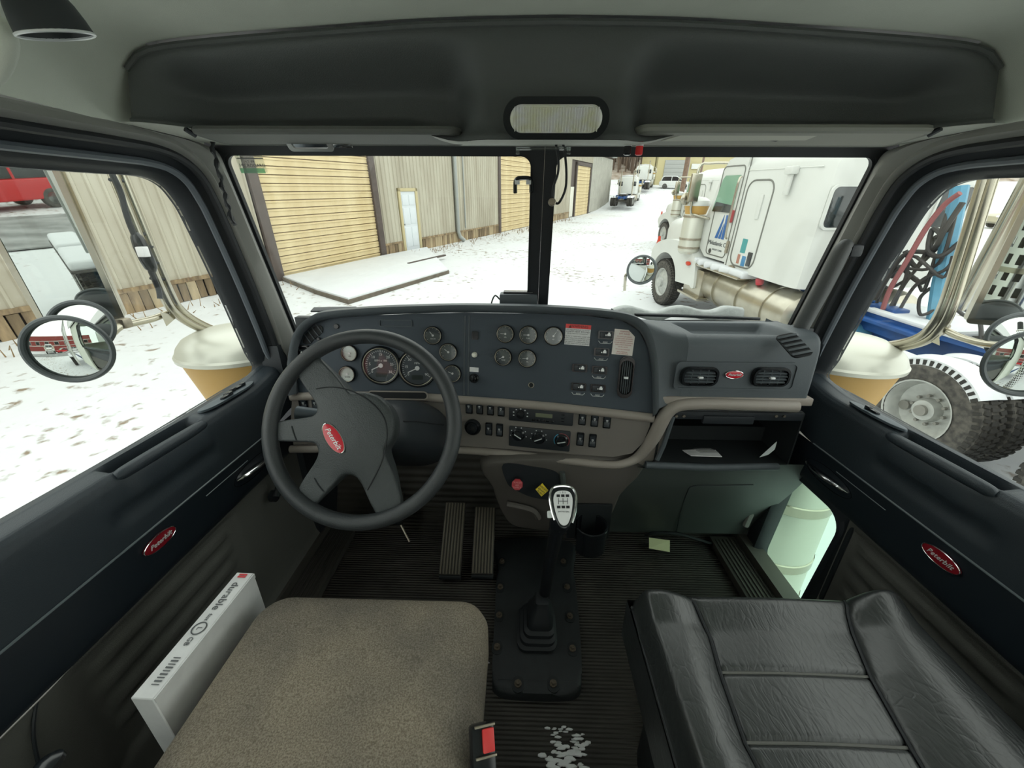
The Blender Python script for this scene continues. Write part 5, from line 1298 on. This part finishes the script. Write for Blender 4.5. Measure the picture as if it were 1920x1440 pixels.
        part('filler_cap', tr(cyl(.06, .30, .40, 16, .01), Matrix.Translation((2.95, y+.08, .82)) @ Matrix.Rotation(-.3, 4, 'X')), mat('cap_red', (205, 44, 58), .4), ft, local=True)
        P('step_box', bb(4.28, 4.95, y-.3, y+.36, .46, 1.06, .05), M_ALU)
        P('step_tread', cat(bb(3.2, 4.95, y+.02, y+.40, 1.12, 1.16, .01), bb(4.2, 5.0, y+.2, y+.44, .50, .56, .02)), M_PIPE)
        s_ = None
        for k in range(6):
            q = mv(tr(box(.40, .34, .12, .05, 3), Matrix.Rotation(k*.3, 4, 'Z')), 3.35+k*.28, y+.2, 1.20); s_ = q if s_ is None else cat(s_, q)
        P('step_snow', s_, M_SNOW)
    # air cleaners, mirrors, stacks
    for y in (.0, -2.4):
        ac = P('intake_canister', tr(lathe([(0, 1.30), (.16, 1.30), (.20, 1.35), (.20, 2.0), (.19, 2.03), (.0, 2.03)], 30), Matrix.Translation((4.92, y, 0))), M_CAP)
        for z in (1.42, 1.58, 1.99): part('band', tr(lathe([(.203, z-.02), (.207, z-.02), (.207, z+.02), (.203, z+.02)], 30), Matrix.Translation((4.92, y, 0))), M_STEEL, ac, local=True)
        part('intake_screen', tr(lathe([(.19, 2.03), (.225, 2.18), (.0, 2.18)], 30), Matrix.Translation((4.92, y, 0))), M_TAN, ac, local=True)
        part('cap', tr(lathe([(.235, 2.18), (.24, 2.20), (.22, 2.27), (.14, 2.32), (0, 2.34)], 30), Matrix.Translation((4.92, y, 0))), M_TWHITE, ac, local=True)
        mo = 1 if y == 0 else -1
        yb = y if y < -1 else -.02
        P('mirror_bracket', tube([(4.62, yb-.18*mo, 1.95), (4.72, yb+.10*mo, 2.02), (4.75, yb+.22*mo, 2.12), (4.75, yb+.22*mo, 2.80), (4.68, yb+.05*mo, 2.88), (4.55, yb-.25*mo, 2.88)], .022, 8, smooth=4), M_PIPE)
        P('mirror', bb(4.70, 4.76, yb+.24*mo-.10, yb+.24*mo+.10, 2.25, 2.72, .02), M_PIPE)
        P('convex_mirror', tr(lathe([(.0, .03), (.06, .025), (.10, .01), (.11, .0), (.09, -.03), (0, -.04)], 20), Matrix.Translation((4.85, yb+.30*mo, 2.30)) @ Matrix.Rotation(-pi/2, 4, 'Y')), M_PIPE)
    for y in (-.50, -1.9): P('exhaust_stack', cat(tube([(1.42, y, 1.1), (1.42, y, 3.3), (1.30, y, 3.5)], .065, 12, smooth=3)), M_PIPE)
    return t
HD = Vector((-.111, .994, 0)).normalized(); HLf = Vector((-HD.y, HD.x, 0))
def lorryM(x, y, h=HD, z=0.):
    l = Vector((-h.y, h.x, 0))
    return EXT @ Matrix(((h.x, l.x, 0, x), (h.y, l.y, 0, y), (0, 0, 1, z), (0, 0, 0, 1)))
ML1 = lorryM(3.88, 3.585)
L1 = lorry(ML1, 'nearest white lorry with sleeper and blue chassis beside the right window')
L2 = clone(L1, lorryM(7.35, 14.2), 'second white lorry standing just ahead of the nearest one')
h3 = Vector((.35, .94, 0)).normalized()
L3 = clone(L1, lorryM(10.5, 50.0, h3, gh(10.5, 52)), 'distant white lorry near the far end of the warehouse')
L4 = clone(L1, lorryM(15.4, 61.5, h3, gh(15.4, 63)), 'farthest lorry standing below the bare trees')
# points of the near lorry's lengthwise planes as seen from the cab
def TL(px, py, yl):
    Mi = ML1.inverted(); c = Mi @ CAM; d = Mi.to_3x3() @ ray(px, py)
    return c+d*((yl-c.y)/d.y)
bm_ = thing('blue_boom', 'light blue hydraulic boom post standing behind the white sleeper', 'boom', ML1 @ Matrix.Translation((1.2, -.8, 1.05)))
ibm = Matrix.Translation((-1.2, .8, -1.05))
a0 = TL(1600, 420, -.75); a1 = TL(1643, 285, -.75)
part('post', tube([ibm @ Vector((a0.x+(a0.x-a1.x)*1.6, -.75, 1.05)), ibm @ Vector((a0.x, -.75, a0.z)), ibm @ Vector((a1.x, -.75, a1.z)), ibm @ Vector((a1.x-(a0.x-a1.x)*.6, -.75, 3.6))], .085, 8), M_LBLUE, bm_, local=True)
b0 = TL(1752, 600, -1.0); b1 = TL(1800, 350, -1.0)
part('lower_arm', tube([ibm @ Vector((b0.x+.1, -1.0, 1.05)), ibm @ Vector((b0.x, -1.0, b0.z)), ibm @ Vector((TL(1762, 540, -1.0).x, -1.0, TL(1762, 540, -1.0).z)), ibm @ Vector((b1.x, -1.0, b1.z))], .075, 8, smooth=3), M_LBLUE, bm_, local=True)
hb = thing('hose_bundle', 'tangle of dark air hoses hanging behind the white sleeper', 'hoses', ML1 @ Matrix.Translation((1.0, -.8, 1.6)))
ihb = Matrix.Translation((-1.0, .8, -1.6))
random.seed(21)
HP = [[(1805, 380), (1780, 430), (1740, 470), (1690, 480), (1650, 560)], [(1800, 400), (1770, 480), (1730, 505), (1680, 510), (1640, 585)], [(1790, 420), (1760, 455), (1720, 500), (1700, 540), (1660, 600)], [(1795, 460), (1750, 490), (1735, 530), (1690, 500), (1665, 520)], [(1780, 480), (1765, 520), (1720, 480), (1690, 530), (1650, 600)], [(1810, 430), (1785, 500), (1740, 520), (1700, 545), (1680, 600)], [(1775, 400), (1772, 440), (1745, 450), (1715, 500), (1705, 470)], [(1760, 480), (1735, 545), (1705, 520), (1670, 540), (1650, 520)], [(1785, 560), (1800, 590), (1830, 600), (1850, 640)], [(1770, 440), (1740, 430), (1745, 470), (1770, 480), (1790, 455)], [(1740, 540), (1720, 560), (1735, 590), (1755, 575), (1750, 545)]]
for i, h in enumerate(HP):
    yl = -.85-.05*(i % 4)
    part('hose', tube([ihb @ (lambda q: Vector((q.x, yl+.06*sin(k*2+i), q.z)))(TL(a, b, yl)) for k, (a, b) in enumerate(h)], .018 if i % 3 else .026, 8, smooth=6), M_HOSE, hb, local=True)
part('red_hose', tube([ihb @ TL(a, b, -.7) for a, b in ((1800, 362), (1770, 385), (1735, 430), (1700, 490), (1670, 540), (1655, 580))], .026, 8, smooth=5), mat('hose_red', (160, 96, 96), .6), hb, local=True)
part('hose_stand', tube([ihb @ TL(1788, 345, -1.0), ihb @ TL(1782, 420, -1.0), ihb @ TL(1770, 560, -1.0), ihb @ Vector((TL(1765, 620, -1.0).x, -1.0, 1.1))], .03, 8), M_HOSE, hb, local=True)
part('valve_block', tr(box(.34, .25, .22, .03), Matrix.Translation(ihb @ TL(1660, 590, -.85))), M_TBLUE, hb, local=True)
gd_ = thing('gladhand_stand', 'white bracket with couplings on the deck behind the sleeper', 'bracket', ML1 @ Matrix.Translation((1.5, -.5, 1.07)))
igd = Matrix.Translation((-1.5, .5, -1.07))
part('bracket', tube([igd @ TL(1512, 535, -.4), igd @ TL(1522, 502, -.4), igd @ TL(1540, 500, -.4)], .03, 6), M_TWHITE, gd_, local=True)
part('coupling', tr(cyl(.07, -.04, .04, 14, .01), Matrix.Translation(igd @ TL(1500, 535, -.4))), M_TWHITE, gd_, local=True)
bd = thing('blue_drum', 'light blue air tank under the deck behind the fuel tank', 'tank', ML1 @ Matrix.Translation((1.45, -.45, .8)))
part('shell', tr(lathe([(0, -.3), (.12, -.29), (.16, -.24), (.16, .24), (.12, .29), (0, .3)], 24), Matrix.Rotation(pi/2, 4, 'X')), M_LBLUE, bd, local=True)
part('bracket', bb(-.05, .05, -.2, .2, .12, .26, .01), M_TBLUE, bd, local=True)

# ------------------------------------------------------------------ the cab's own outside: bonnet, cleaners, mirrors
hd = thing('bonnet', 'snow covered bonnet of the cab ahead of the windscreen', 'bonnet', (0, 1.9, .6))
def hoodf(u, v, lift=0.):
    y = lerp(1.40, 2.95, v); w = lerp(.86, .44, sstep(0, 1, v)*.5+v*.5); x = lerp(-w, w, u); q = abs(2*u-1)
    return (x, y, .855+lift-.022*v-.26*q**2.6-.35*max(0, v-.93)/.07*.4)
part('panel', grid(lambda u, v: hoodf(u, v, -.06), 30, 24), M_TWHITE, hd, 60)
part('snow', grid(lambda u, v: (lambda p: (p[0], p[1], p[2]+.012*sin(9*p[0]+2)*sin(7*p[1])))(hoodf(u, v, 0.)), 40, 40), M_SNOW, hd, 60)
part('sides', cat(*[grid(lambda u, v, s=s: (s*lerp(.86, .44, v), lerp(1.40, 2.95, v), lerp(.60, -.4, u)), 4, 6) for s in (-1, 1)]), M_TWHITE, hd, 60)
part('cowl', bb(-.86, .86, 1.38, 1.46, .55, .79, .02), M_TWHITE, hd)
wp = thing('wiper', 'snow laden windscreen wiper parked at the foot of the right pane', 'wiper', (.45, 1.36, .86))
WPp = [U(a, b, y=1.345) for a, b in ((1190, 590), (1270, 592), (1350, 595), (1424, 598))]
part('blade', tube(WPp, .0055, 6), M_RUB, wp)
part('arm', tube([U(1180, 590, y=1.36), U(1240, 592, y=1.36)], .006, 6), M_RUB, wp)
random.seed(2)
sn = [U(1150+27*k, 590-(7+9*sin(k*.9+.4)**2+random.uniform(-2, 2)), y=1.37) for k in range(10)]
part('snow_ridge', loft([[p+Vector((0, -.02, -.030)), p+Vector((0, -.012, -.006)), p, p+Vector((0, .035, -.004)), p+Vector((0, .06, -.04))] for p in catmull(sn, 3)], False), mat('icy_snow', (206, 210, 208), .7, var=.15, vscale=60, bump=.6, bscale=90), wp, 60)

fm = thing('wing_mirror', 'small round convex mirror on a stalk at the right front wing', 'mirror', U(1172, 527, y=2.35))
round_mirror_at = U(1203, 506, y=2.35)
def cleaner(s, lab):
    c = thing('air_cleaner', lab, 'air cleaner', (s*1.12, 1.40, 0), group='air cleaners of the cab')
    M = Matrix.Translation((s*1.115, 1.395, 0))
    part('canister', tr(lathe([(0, -.56), (.13, -.56), (.165, -.52), (.165, .47), (.15, .50), (0, .50)], 44), M), M_CAP, c)
    for z in (-.42, -.20, .10, .40): part('strap', tr(lathe([(.166, z-.024), (.170, z-.02), (.170, z+.02), (.166, z+.024)], 44), M), M_PIPE, c)
    part('intake_screen', tr(lathe([(.150, .50), (.158, .53), (.200, .695), (0, .695)], 44), M), M_TAN, c)
    part('cap_rim', tr(lathe([(.2, .690), (.212, .695), (.214, .708), (.208, .716)], 44), M), M_CAP, c)
    part('cap', tr(lathe([(.209, .714), (.200, .736), (.180, .760), (.14, .780), (.08, .792), (0, .796)], 44), M), M_CAP, c)
    part('support', bb(s*.93, s*1.0, 1.36, 1.42, .1, .16), M_GAL, c)
    return c
cleaner(-1, 'stainless air cleaner with tan screen outside the driver door')
cleaner(1, 'stainless air cleaner with tan screen outside the passenger door')

def rect_mirror(t, Pr, Nn, w, h, s):
    "tall flat mirror; Pr is the foot of its inner edge"
    wd = Vector((0, 0, 1)).cross(Nn).normalized()
    if wd.x*s < 0: wd = -wd
    c = Pr+wd*(w/2)+Vector((0, 0, h/2))
    M = frame(c, Nn)
    hs = part('flat_mirror', tr(prism(rrect(w, h, .012), .03, .006, 2, -.034), M), M_PIPE, t)
    part('mirror_frame', tr(ring_plate(rrect(w+.006, h+.006, .012), rrect(w-.022, h-.022, .004), .005, -.004), M), M_PIPE, hs)
    part('mirror_face', tr(prism(rrect(w-.02, h-.02, .004), .001, 0, 1, -.002), M), M_MIRROR, hs)
def round_mirror(t, c, Nn, r, nm, R=.32):
    M = frame(c, Nn); k = 10
    a = math.asin(r*.93/R)
    prof = [(R*sin(a*i/k), R*cos(a*i/k)-R*cos(a)) for i in range(k, -1, -1)]
    prof[-1] = (0, prof[-1][1])
    h = part(nm, tr(lathe([(0, -.035), (r*.5, -.03), (r*.93, -.008), (r, .0), (r*.99, .008), (r*.93, .006), (r*.90, -.004)], 48), M), mat('mirror_shell', (78, 82, 84), .4, .3), t)
    part('mirror_face', tr(lathe(prof, 48), M), M_MIRROR, h)
    part('rim', tr(tube([(r*.975*cos(q), r*.975*sin(q), .004) for q in [2*pi*j/48 for j in range(48)]], .0065, 8, True), M), mat('rim_grey', (84, 90, 92), .4), h)
round_mirror(fm, round_mirror_at, Vector((-.12, -.97, -.12)).normalized(), .082, 'convex_mirror')
part('stalk', tube([U(1171, 545, y=2.38), U(1172, 528, y=2.38), U(1174, 515, y=2.38), U(1186, 508, y=2.38), round_mirror_at+Vector((0, .035, 0))], .0085, 8, smooth=4), M_PIPE, fm)
ml = thing('door_mirror', 'chrome mirror bracket with tall flat mirror and round convex mirror outside the driver window', 'mirror', (-1.2, 1.2, .8), group='door mirrors')
XB = -1.24
tp = [(500, 672), (470, 650), (430, 634), (390, 622), (350, 603), (322, 580), (304, 548), (270, 468), (240, 395), (205, 310), (185, 260)]
part('bracket_tube', tube([U(a, b, x=XB) for a, b in tp], .0135, 12, smooth=4), M_PIPE, ml)
part('bracket_tube', tube([U(a+13, b-3, x=XB-.01) for a, b in tp], .0135, 12, smooth=4), M_PIPE, ml)
part('cable', tube([U(a, b, x=XB+.02) for a, b in ((208, 322), (226, 360), (235, 395), (245, 425), (262, 462), (276, 492), (290, 525), (298, 545), (300, 560))], .0075, 8, smooth=4), M_RUB, ml)
part('cable_joint', tr(cat(lathe([(.008, -.06), (.017, -.045), (.02, -.02), (.02, .02), (.016, .045), (.008, .06)], 12)), frame(U(270, 474, x=XB+.02), Vector((0, -.15, 1)))), M_GLOSSK, ml)
part('joint_label', tr(box(.024, .02, .03, .002), Matrix.Translation(U(268, 472, x=XB+.03))), M_WHITE, ml)
for a, b in ((217, 338), (258, 438), (272, 462), (283, 492), (294, 523)): part('cable_tie', tube([U(a-12, b-1, x=XB), U(a+14, b+1, x=XB)], .0045, 6), M_RUB, ml)
part('lower_arm', tube([U(a, b, x=XB-.02) for a, b in ((312, 588), (285, 598), (250, 606), (225, 612), (205, 630), (190, 645))], .011, 10, smooth=3), M_PIPE, ml)
part('clamp', tr(box(.03, .03, .03, .006), Matrix.Translation(U(232, 606, x=XB-.02))), M_STEEL, ml)
part('gusset', loft([[U(a, b, x=XB-.004) for a, b in ((300, 585), (335, 592), (312, 612))], [U(a, b, x=XB-.010) for a, b in ((300, 585), (335, 592), (312, 612))]], True, True, True), M_PIPE, ml)
NL = Vector((.43, -.895, -.115)).normalized()
PrL = U(226, 603, x=XB-.03)
rect_mirror(ml, PrL, NL, .185, .46, -1)
round_mirror(ml, U(131, 655, x=-1.20), Vector((.44, -.89, .03)).normalized(), .084, 'convex_mirror')
round_mirror(ml, U(155, 612, x=-1.30), Vector((.45, -.86, .25)).normalized(), .070, 'upper_convex_mirror')
mr = thing('door_mirror', 'chrome mirror bracket with tall flat mirror and round convex mirror outside the passenger window', 'mirror', (1.2, 1.2, .8), group='door mirrors')
XR = 1.24
tp = [(1545, 668), (1575, 660), (1620, 652), (1680, 645), (1725, 632), (1752, 606), (1770, 570), (1790, 510), (1815, 430), (1840, 350), (1860, 290)]
part('bracket_tube', tube([U(a, b, x=XR) for a, b in tp], .0135, 12, smooth=4), M_PIPE, mr)
part('bracket_tube', tube([U(a+15, b+5, x=XR+.01) for a, b in tp], .0135, 12, smooth=4), M_PIPE, mr)
part('gusset', loft([[U(a, b, x=XR+.006) for a, b in ((1725, 632), (1760, 608), (1762, 648))], [U(a, b, x=XR+.012) for a, b in ((1725, 632), (1760, 608), (1762, 648))]], True, True, True), M_PIPE, mr)
part('lower_arm', tube([U(a, b, x=XR+.02) for a, b in ((1760, 612), (1800, 632), (1850, 645), (1900, 648), (1940, 650))], .010, 10, smooth=3), M_PIPE, mr)
part('clamp', tr(lathe([(.012, -.02), (.02, -.01), (.02, .01), (.012, .02)], 12), Matrix.Translation(U(1764, 615, x=XR+.02))), M_STEEL, mr)
NR = Vector((-.47, -.88, -.05)).normalized()
rect_mirror(mr, U(1816, 606, x=XR+.06), NR, .185, .46, 1)
round_mirror(mr, U(1930, 682, x=1.25), Vector((-.44, -.89, .03)).normalized(), .084, 'convex_mirror')
round_mirror(mr, U(1915, 636, x=1.33), Vector((-.45, -.86, .25)).normalized(), .070, 'upper_convex_mirror')

# behind the cab, where the mirrors look
for s_, lb in ((-1, 'white riveted side panel behind the driver door'), (1, 'white riveted side panel behind the passenger door')):
    sl_ = thing('side_fairing', lb, 'panel', (s_*1.04, -2.4, -.2), group='side panels behind the cab')
    part('panel', bb(s_*1.02, s_*1.04, -3.6, -1.2, -.2, 1.7, .006), M_TWHITE, sl_)
    for z in (.1, .9, 1.5):
        g = None
        for k in range(22):
            q = tr(lathe([(.010, 0), (.008, .005), (0, .006)], 8), frame((s_*1.04, -3.52+k*.105, z), (s_, 0, 0))); g = q if g is None else cat(g, q)
        part('rivet_row', g, M_TWHITE, sl_)
    part('channel', cat(bb(s_*1.03, s_*1.06, -3.6, -1.2, 1.60, 1.64, .008), bb(s_*1.03, s_*1.06, -2.2, -2.16, -.1, 1.6, .008), bb(s_*1.02, s_*1.06, -3.64, -3.58, -.2, 1.7, .01)), M_GAL, sl_)
ch_ = thing('rear_chassis', 'snow topped rear chassis with twin wheels behind the sleeper', 'chassis', EX(0, -5.6, 0))
for x in (-.35, .35): part('frame_rail', bb(x-.05, x+.05, -1.6, 2.4, .74, 1.02, .01), M_TBLUE, ch_, local=True)
for y in (.4, -.95):
    for x, sd in ((-1.06, 1), (1.06, -1)):
        o = wheel(ch_, 0, 0, 0, 'drive', sd, False); o.matrix_basis = Matrix.Translation((x, y, .52)) @ Matrix.Rotation(pi/2, 4, 'Z') @ Matrix.Rotation(-sd*pi/2, 4, 'X')
part('snow', cat(box(.34, 1.15, .14, .06, 3, c=(-1.06, .4, 1.08)), box(.34, 1.15, .14, .06, 3, c=(-1.06, -.95, 1.08)), box(.9, 3.6, .10, .04, 2, c=(0, .3, 1.08))), M_SNOW, ch_, local=True)
part('mudguard', cat(bb(-1.24, -.86, -.2, 1.0, 1.0, 1.03), bb(-1.24, -.86, -1.55, -.35, 1.0, 1.03), bb(.86, 1.24, -1.55, 1.0, 1.0, 1.03)), M_TYRE, ch_, local=True)
eg = thing('exhaust_guard', 'perforated steel guard round the exhaust stack behind the passenger door', 'exhaust', (1.16, -1.05, 0))
def perf(u, v): a = -2*pi*u; return (1.16+.13*cos(a), -1.05+.13*sin(a), lerp(-.5, 1.9, v))
def holes(u, v):
    cu = u*30; cv = v*50; row = int(cv/2)
    return (cv % 2) < 1.35 and ((cu+(row % 2)*1.0) % 2) < 1.1
part('guard', grid(perf, 120, 200, holes), M_CHROME, eg, 60)
part('stack', tr(cyl(.10, -.6, 2.3, 28), Matrix.Translation((1.16, -1.05, 0))), mat('sooty_pipe', (44, 46, 44), .6), eg)
part('clamp_band', cat(*[tr(lathe([(.131, z), (.136, z), (.136, z+.03), (.131, z+.03)], 32), Matrix.Translation((1.16, -1.05, 0))) for z in (-.48, .7, 1.85)]), M_PIPE, eg)

# ------------------------------------------------------------------ cars, far buildings and trees
def car(M, label, paint, suv=True, group='cars at the roadside'):
    t = thing('car', label, 'car', M, group)
    L = 4.4; W = 1.75; h = 1.62 if suv else 1.42; z0 = .32
    low = [(-2.15, .42), (-2.2, .80), (-2.12, .98), (-1.95, 1.02), (1.0, 1.0), (1.9, .90), (2.15, .78), (2.2, .45), (2.05, .32), (-2.0, .32)]
    up = [(-2.0, 1.0), (-1.85, h-.12), (-1.6, h), (.1, h), (.35, h-.08), (1.1, 1.0)] if suv else [(-1.75, 1.0), (-1.05, h-.05), (-.8, h), (.05, h), (.3, h-.06), (1.05, 1.0)]
    part('body', ext2(low, W/2, -W/2, .06, 3), paint, t, 45, local=True)
    part('cabin', ext2(up, W/2-.10, -W/2+.10, .06, 3), paint, t, 45, local=True)
    cx = sum(a for a, b in up)/len(up); cz = 1.04
    wn = [(cx+(a-cx)*.90, 1.03+(b-1.0)*.86) for a, b in up]
    for y in (W/2-.098, -W/2+.098): part('side_window', ext2(wn, y+.006, y-.006), M_DARKG, t, local=True)
    part('pillar', cat(*[ext2([(-.55, 1.0), (-.47, 1.0), (-.47, h-.05), (-.55, h-.05)], W/2-.088, -W/2+.088)]), paint, t, local=True)
    part('windscreen', ext2([(1.07, 1.03), (.36, h-.09), (.38, h-.06), (1.10, 1.03)], W/2-.18, -W/2+.18), M_GREENG, t, local=True)
    for x in (-1.35, 1.38):
        for y, sd in ((W/2-.10, 1), (-W/2+.10, -1)):
            Mw = Matrix.Translation((x, y, .34)) @ Matrix.Rotation(-sd*pi/2, 4, 'X')
            w_ = part('tyre', tr(lathe([(.2, -.1), (.32, -.11), (.345, -.08), (.345, .08), (.32, .11), (.2, .1)], 28), Mw), M_TYRE, t, local=True)
            part('wheel_rim', tr(lathe([(.22, .10), (.2, .06), (.07, .08), (0, .10)], 20), Mw), M_GAL, w_, local=True)
    part('headlamp', cat(*[bb(2.02, 2.17, y-.18, y+.18, .74, .86, .02) for y in (-.62, .62)]), M_SILVER, t, local=True)
    part('tail_lamp', cat(*[bb(-2.17, -2.02, y-.12, y+.12, .80, 1.0, .02) for y in (-.72, .72)]), MATS['marker_red'], t, local=True)
    part('roof_snow', box(1.9 if suv else 1.1, W-.35, .06, .03, c=(-.75 if suv else -.35, 0, h+.01)), M_SNOW, t, local=True)
    return t
gp = G(1895, 432, z=0)
car(EX(35.2, 30.0, 0, radians(165)), 'tan saloon car parked on the snow beyond the right window', mat('paint_tan', (196, 188, 160), .35), False)
car(EX(22.4, 64.5, gh(22.4, 64.5), radians(-20)), 'white car in front of the distant garage door', mat('paint_white', (232, 234, 230), .35), True)
car(EX(-1.9, -21.0, 0, radians(150)), 'red car parked across the road behind the cab', mat('paint_red', (214, 40, 44), .3), True)
car(EX(1.6, -24.8, 0, radians(-20)), 'white car parked behind the red one', MATS['paint_white'], True)
slab('rear_road', [(-40, -18.5, 0), (30, -18.5, 0), (30, -12.5, 0), (-40, -12.5, 0)], M_ROAD, 'grey wet road crossing behind the parked cab')
bh = thing('brick_building', 'red brick building beyond the road behind the cab', 'building', EX(-4, -34, 0))
part('wall', bb(-16, 16, -.3, 0, 0, 8), mat('brick_red', (168, 78, 72), .8, var=.3, vscale=3), bh, local=True)
part('string_course', cat(*[bb(-16, 16, 0, .12, z, z+.25) for z in (2.6, 5.2)]), M_TWHITE, bh, local=True)
for k in range(7):
    w_ = part('window', bb(-14+k*4.4, -12.2+k*4.4, 0, .06, 3.3, 4.9), M_DARKG, bh, local=True); part('window_frame', bb(-14.1+k*4.4, -12.1+k*4.4, -.02, .04, 3.2, 5.0), M_TWHITE, w_, local=True)
L5 = clone(L1, lorryM(-7.2, -25.0, Vector((.12, .99, 0)).normalized()), 'white lorry standing behind the cab, seen in the round mirror')

fg = thing('distant_garage', 'tan garage building with a grey roll door at the top of the lane', 'building', EX(20.5, 69, gh(20, 69)))
part('wall', cat(bb(0, 14, 0, .3, 0, 4.6), bb(0, .3, 0, 8, 0, 4.6)), mat('garage_tan', (206, 194, 146), .6), fg, local=True)
part('roof', bb(-.3, 14.3, -.4, 8.3, 4.6, 4.75), M_SNOW, fg, local=True)
rd = part('roll_door', bb(1.4, 5.2, -.08, 0, 0, 3.4), mat('roll_grey', (178, 180, 176), .5), fg, local=True)
for k in range(6): part('door_slat', bb(1.4, 5.2, -.11, -.08, k*.56+.02, k*.56+.52, .01), MATS['roll_grey'], rd, local=True)
part('sign', bb(5.5, 6.9, -.2, -.1, 2.2, 2.9), M_TWHITE, fg, local=True)
for i, (px, top, d, lb) in enumerate(((1282, 6.5, 34, 'thick wooden utility pole behind the second lorry'), (1376, 8, 48, 'utility pole rising behind the cab of the nearest lorry'), (1310, 8, 52, 'thin leaning pole between the two white lorries'))):
    p = G(px, 340, y=d); h0 = gh(p.x, p.y)
    po_ = thing('utility_pole', lb, 'pole', EX(p.x, p.y, h0), 'poles beside the lane')
    part('shaft', tube([(0, 0, -.3), (.1 if i == 2 else 0, 0, 9)], [.20, .15] if i == 0 else [.14, .10], 12), mat('pole_wood', (146, 120, 102), .85, var=.3, vscale=6), po_, local=True)
    part('cross_arm', bb(-.9, .9, -.06, .06, 8.2, 8.35), MATS['pole_wood'], po_, local=True)
random.seed(9)
hill = grid(lambda u, v: tuple(EXT @ Vector((lerp(-70, 110, u), 76+v*78, gh(20, 76)-.3+v*29+2*sin(u*17)*v))), 40, 10)
struct('hillside', hill, mat('leaf_litter', (150, 130, 110), .95, var=.5, vscale=.8, rgb2=(196, 186, 174)), 'wooded hillside behind the yard', 80)
g = None
for k in range(620):
    x = random.uniform(8, 46) if k > 260 else random.uniform(12, 28); v = random.uniform(0, .45); y = 79.5+v*76; z = gh(20, 76)+.4+v*28+2*sin((x+70)/180*17)*v; h = random.uniform(8, 14)
    b = Vector((x, y, z)); top = b+Vector((random.uniform(-.6, .6), 0, h))
    q = tube([EXT @ b, EXT @ (b.lerp(top, .5)+Vector((random.uniform(-.2, .2), 0, 0))), EXT @ top], [.16, .10, .02], 5)
    if g is None: g = ([], [])
    o = len(g[0]); g[0].extend(q[0]); g[1].extend([tuple(i+o for i in f) for f in q[1]])
    for j in range(9):
        t_ = random.uniform(.25, .95); s0 = b.lerp(top, t_); a = random.uniform(0, 2*pi); l = random.uniform(.8, 2.2)
        q = tube([EXT @ s0, EXT @ (s0+Vector((cos(a)*l, sin(a)*l*.5, l*.8)))], [.05, .012], 4)
        o = len(g[0]); g[0].extend(q[0]); g[1].extend([tuple(i+o for i in f) for f in q[1]])
solo('bare_woodland', g, mat('bare_branch', (112, 94, 80), .9), 'leafless brown trees covering the hillside at the end of the lane', 'trees', kind='stuff')
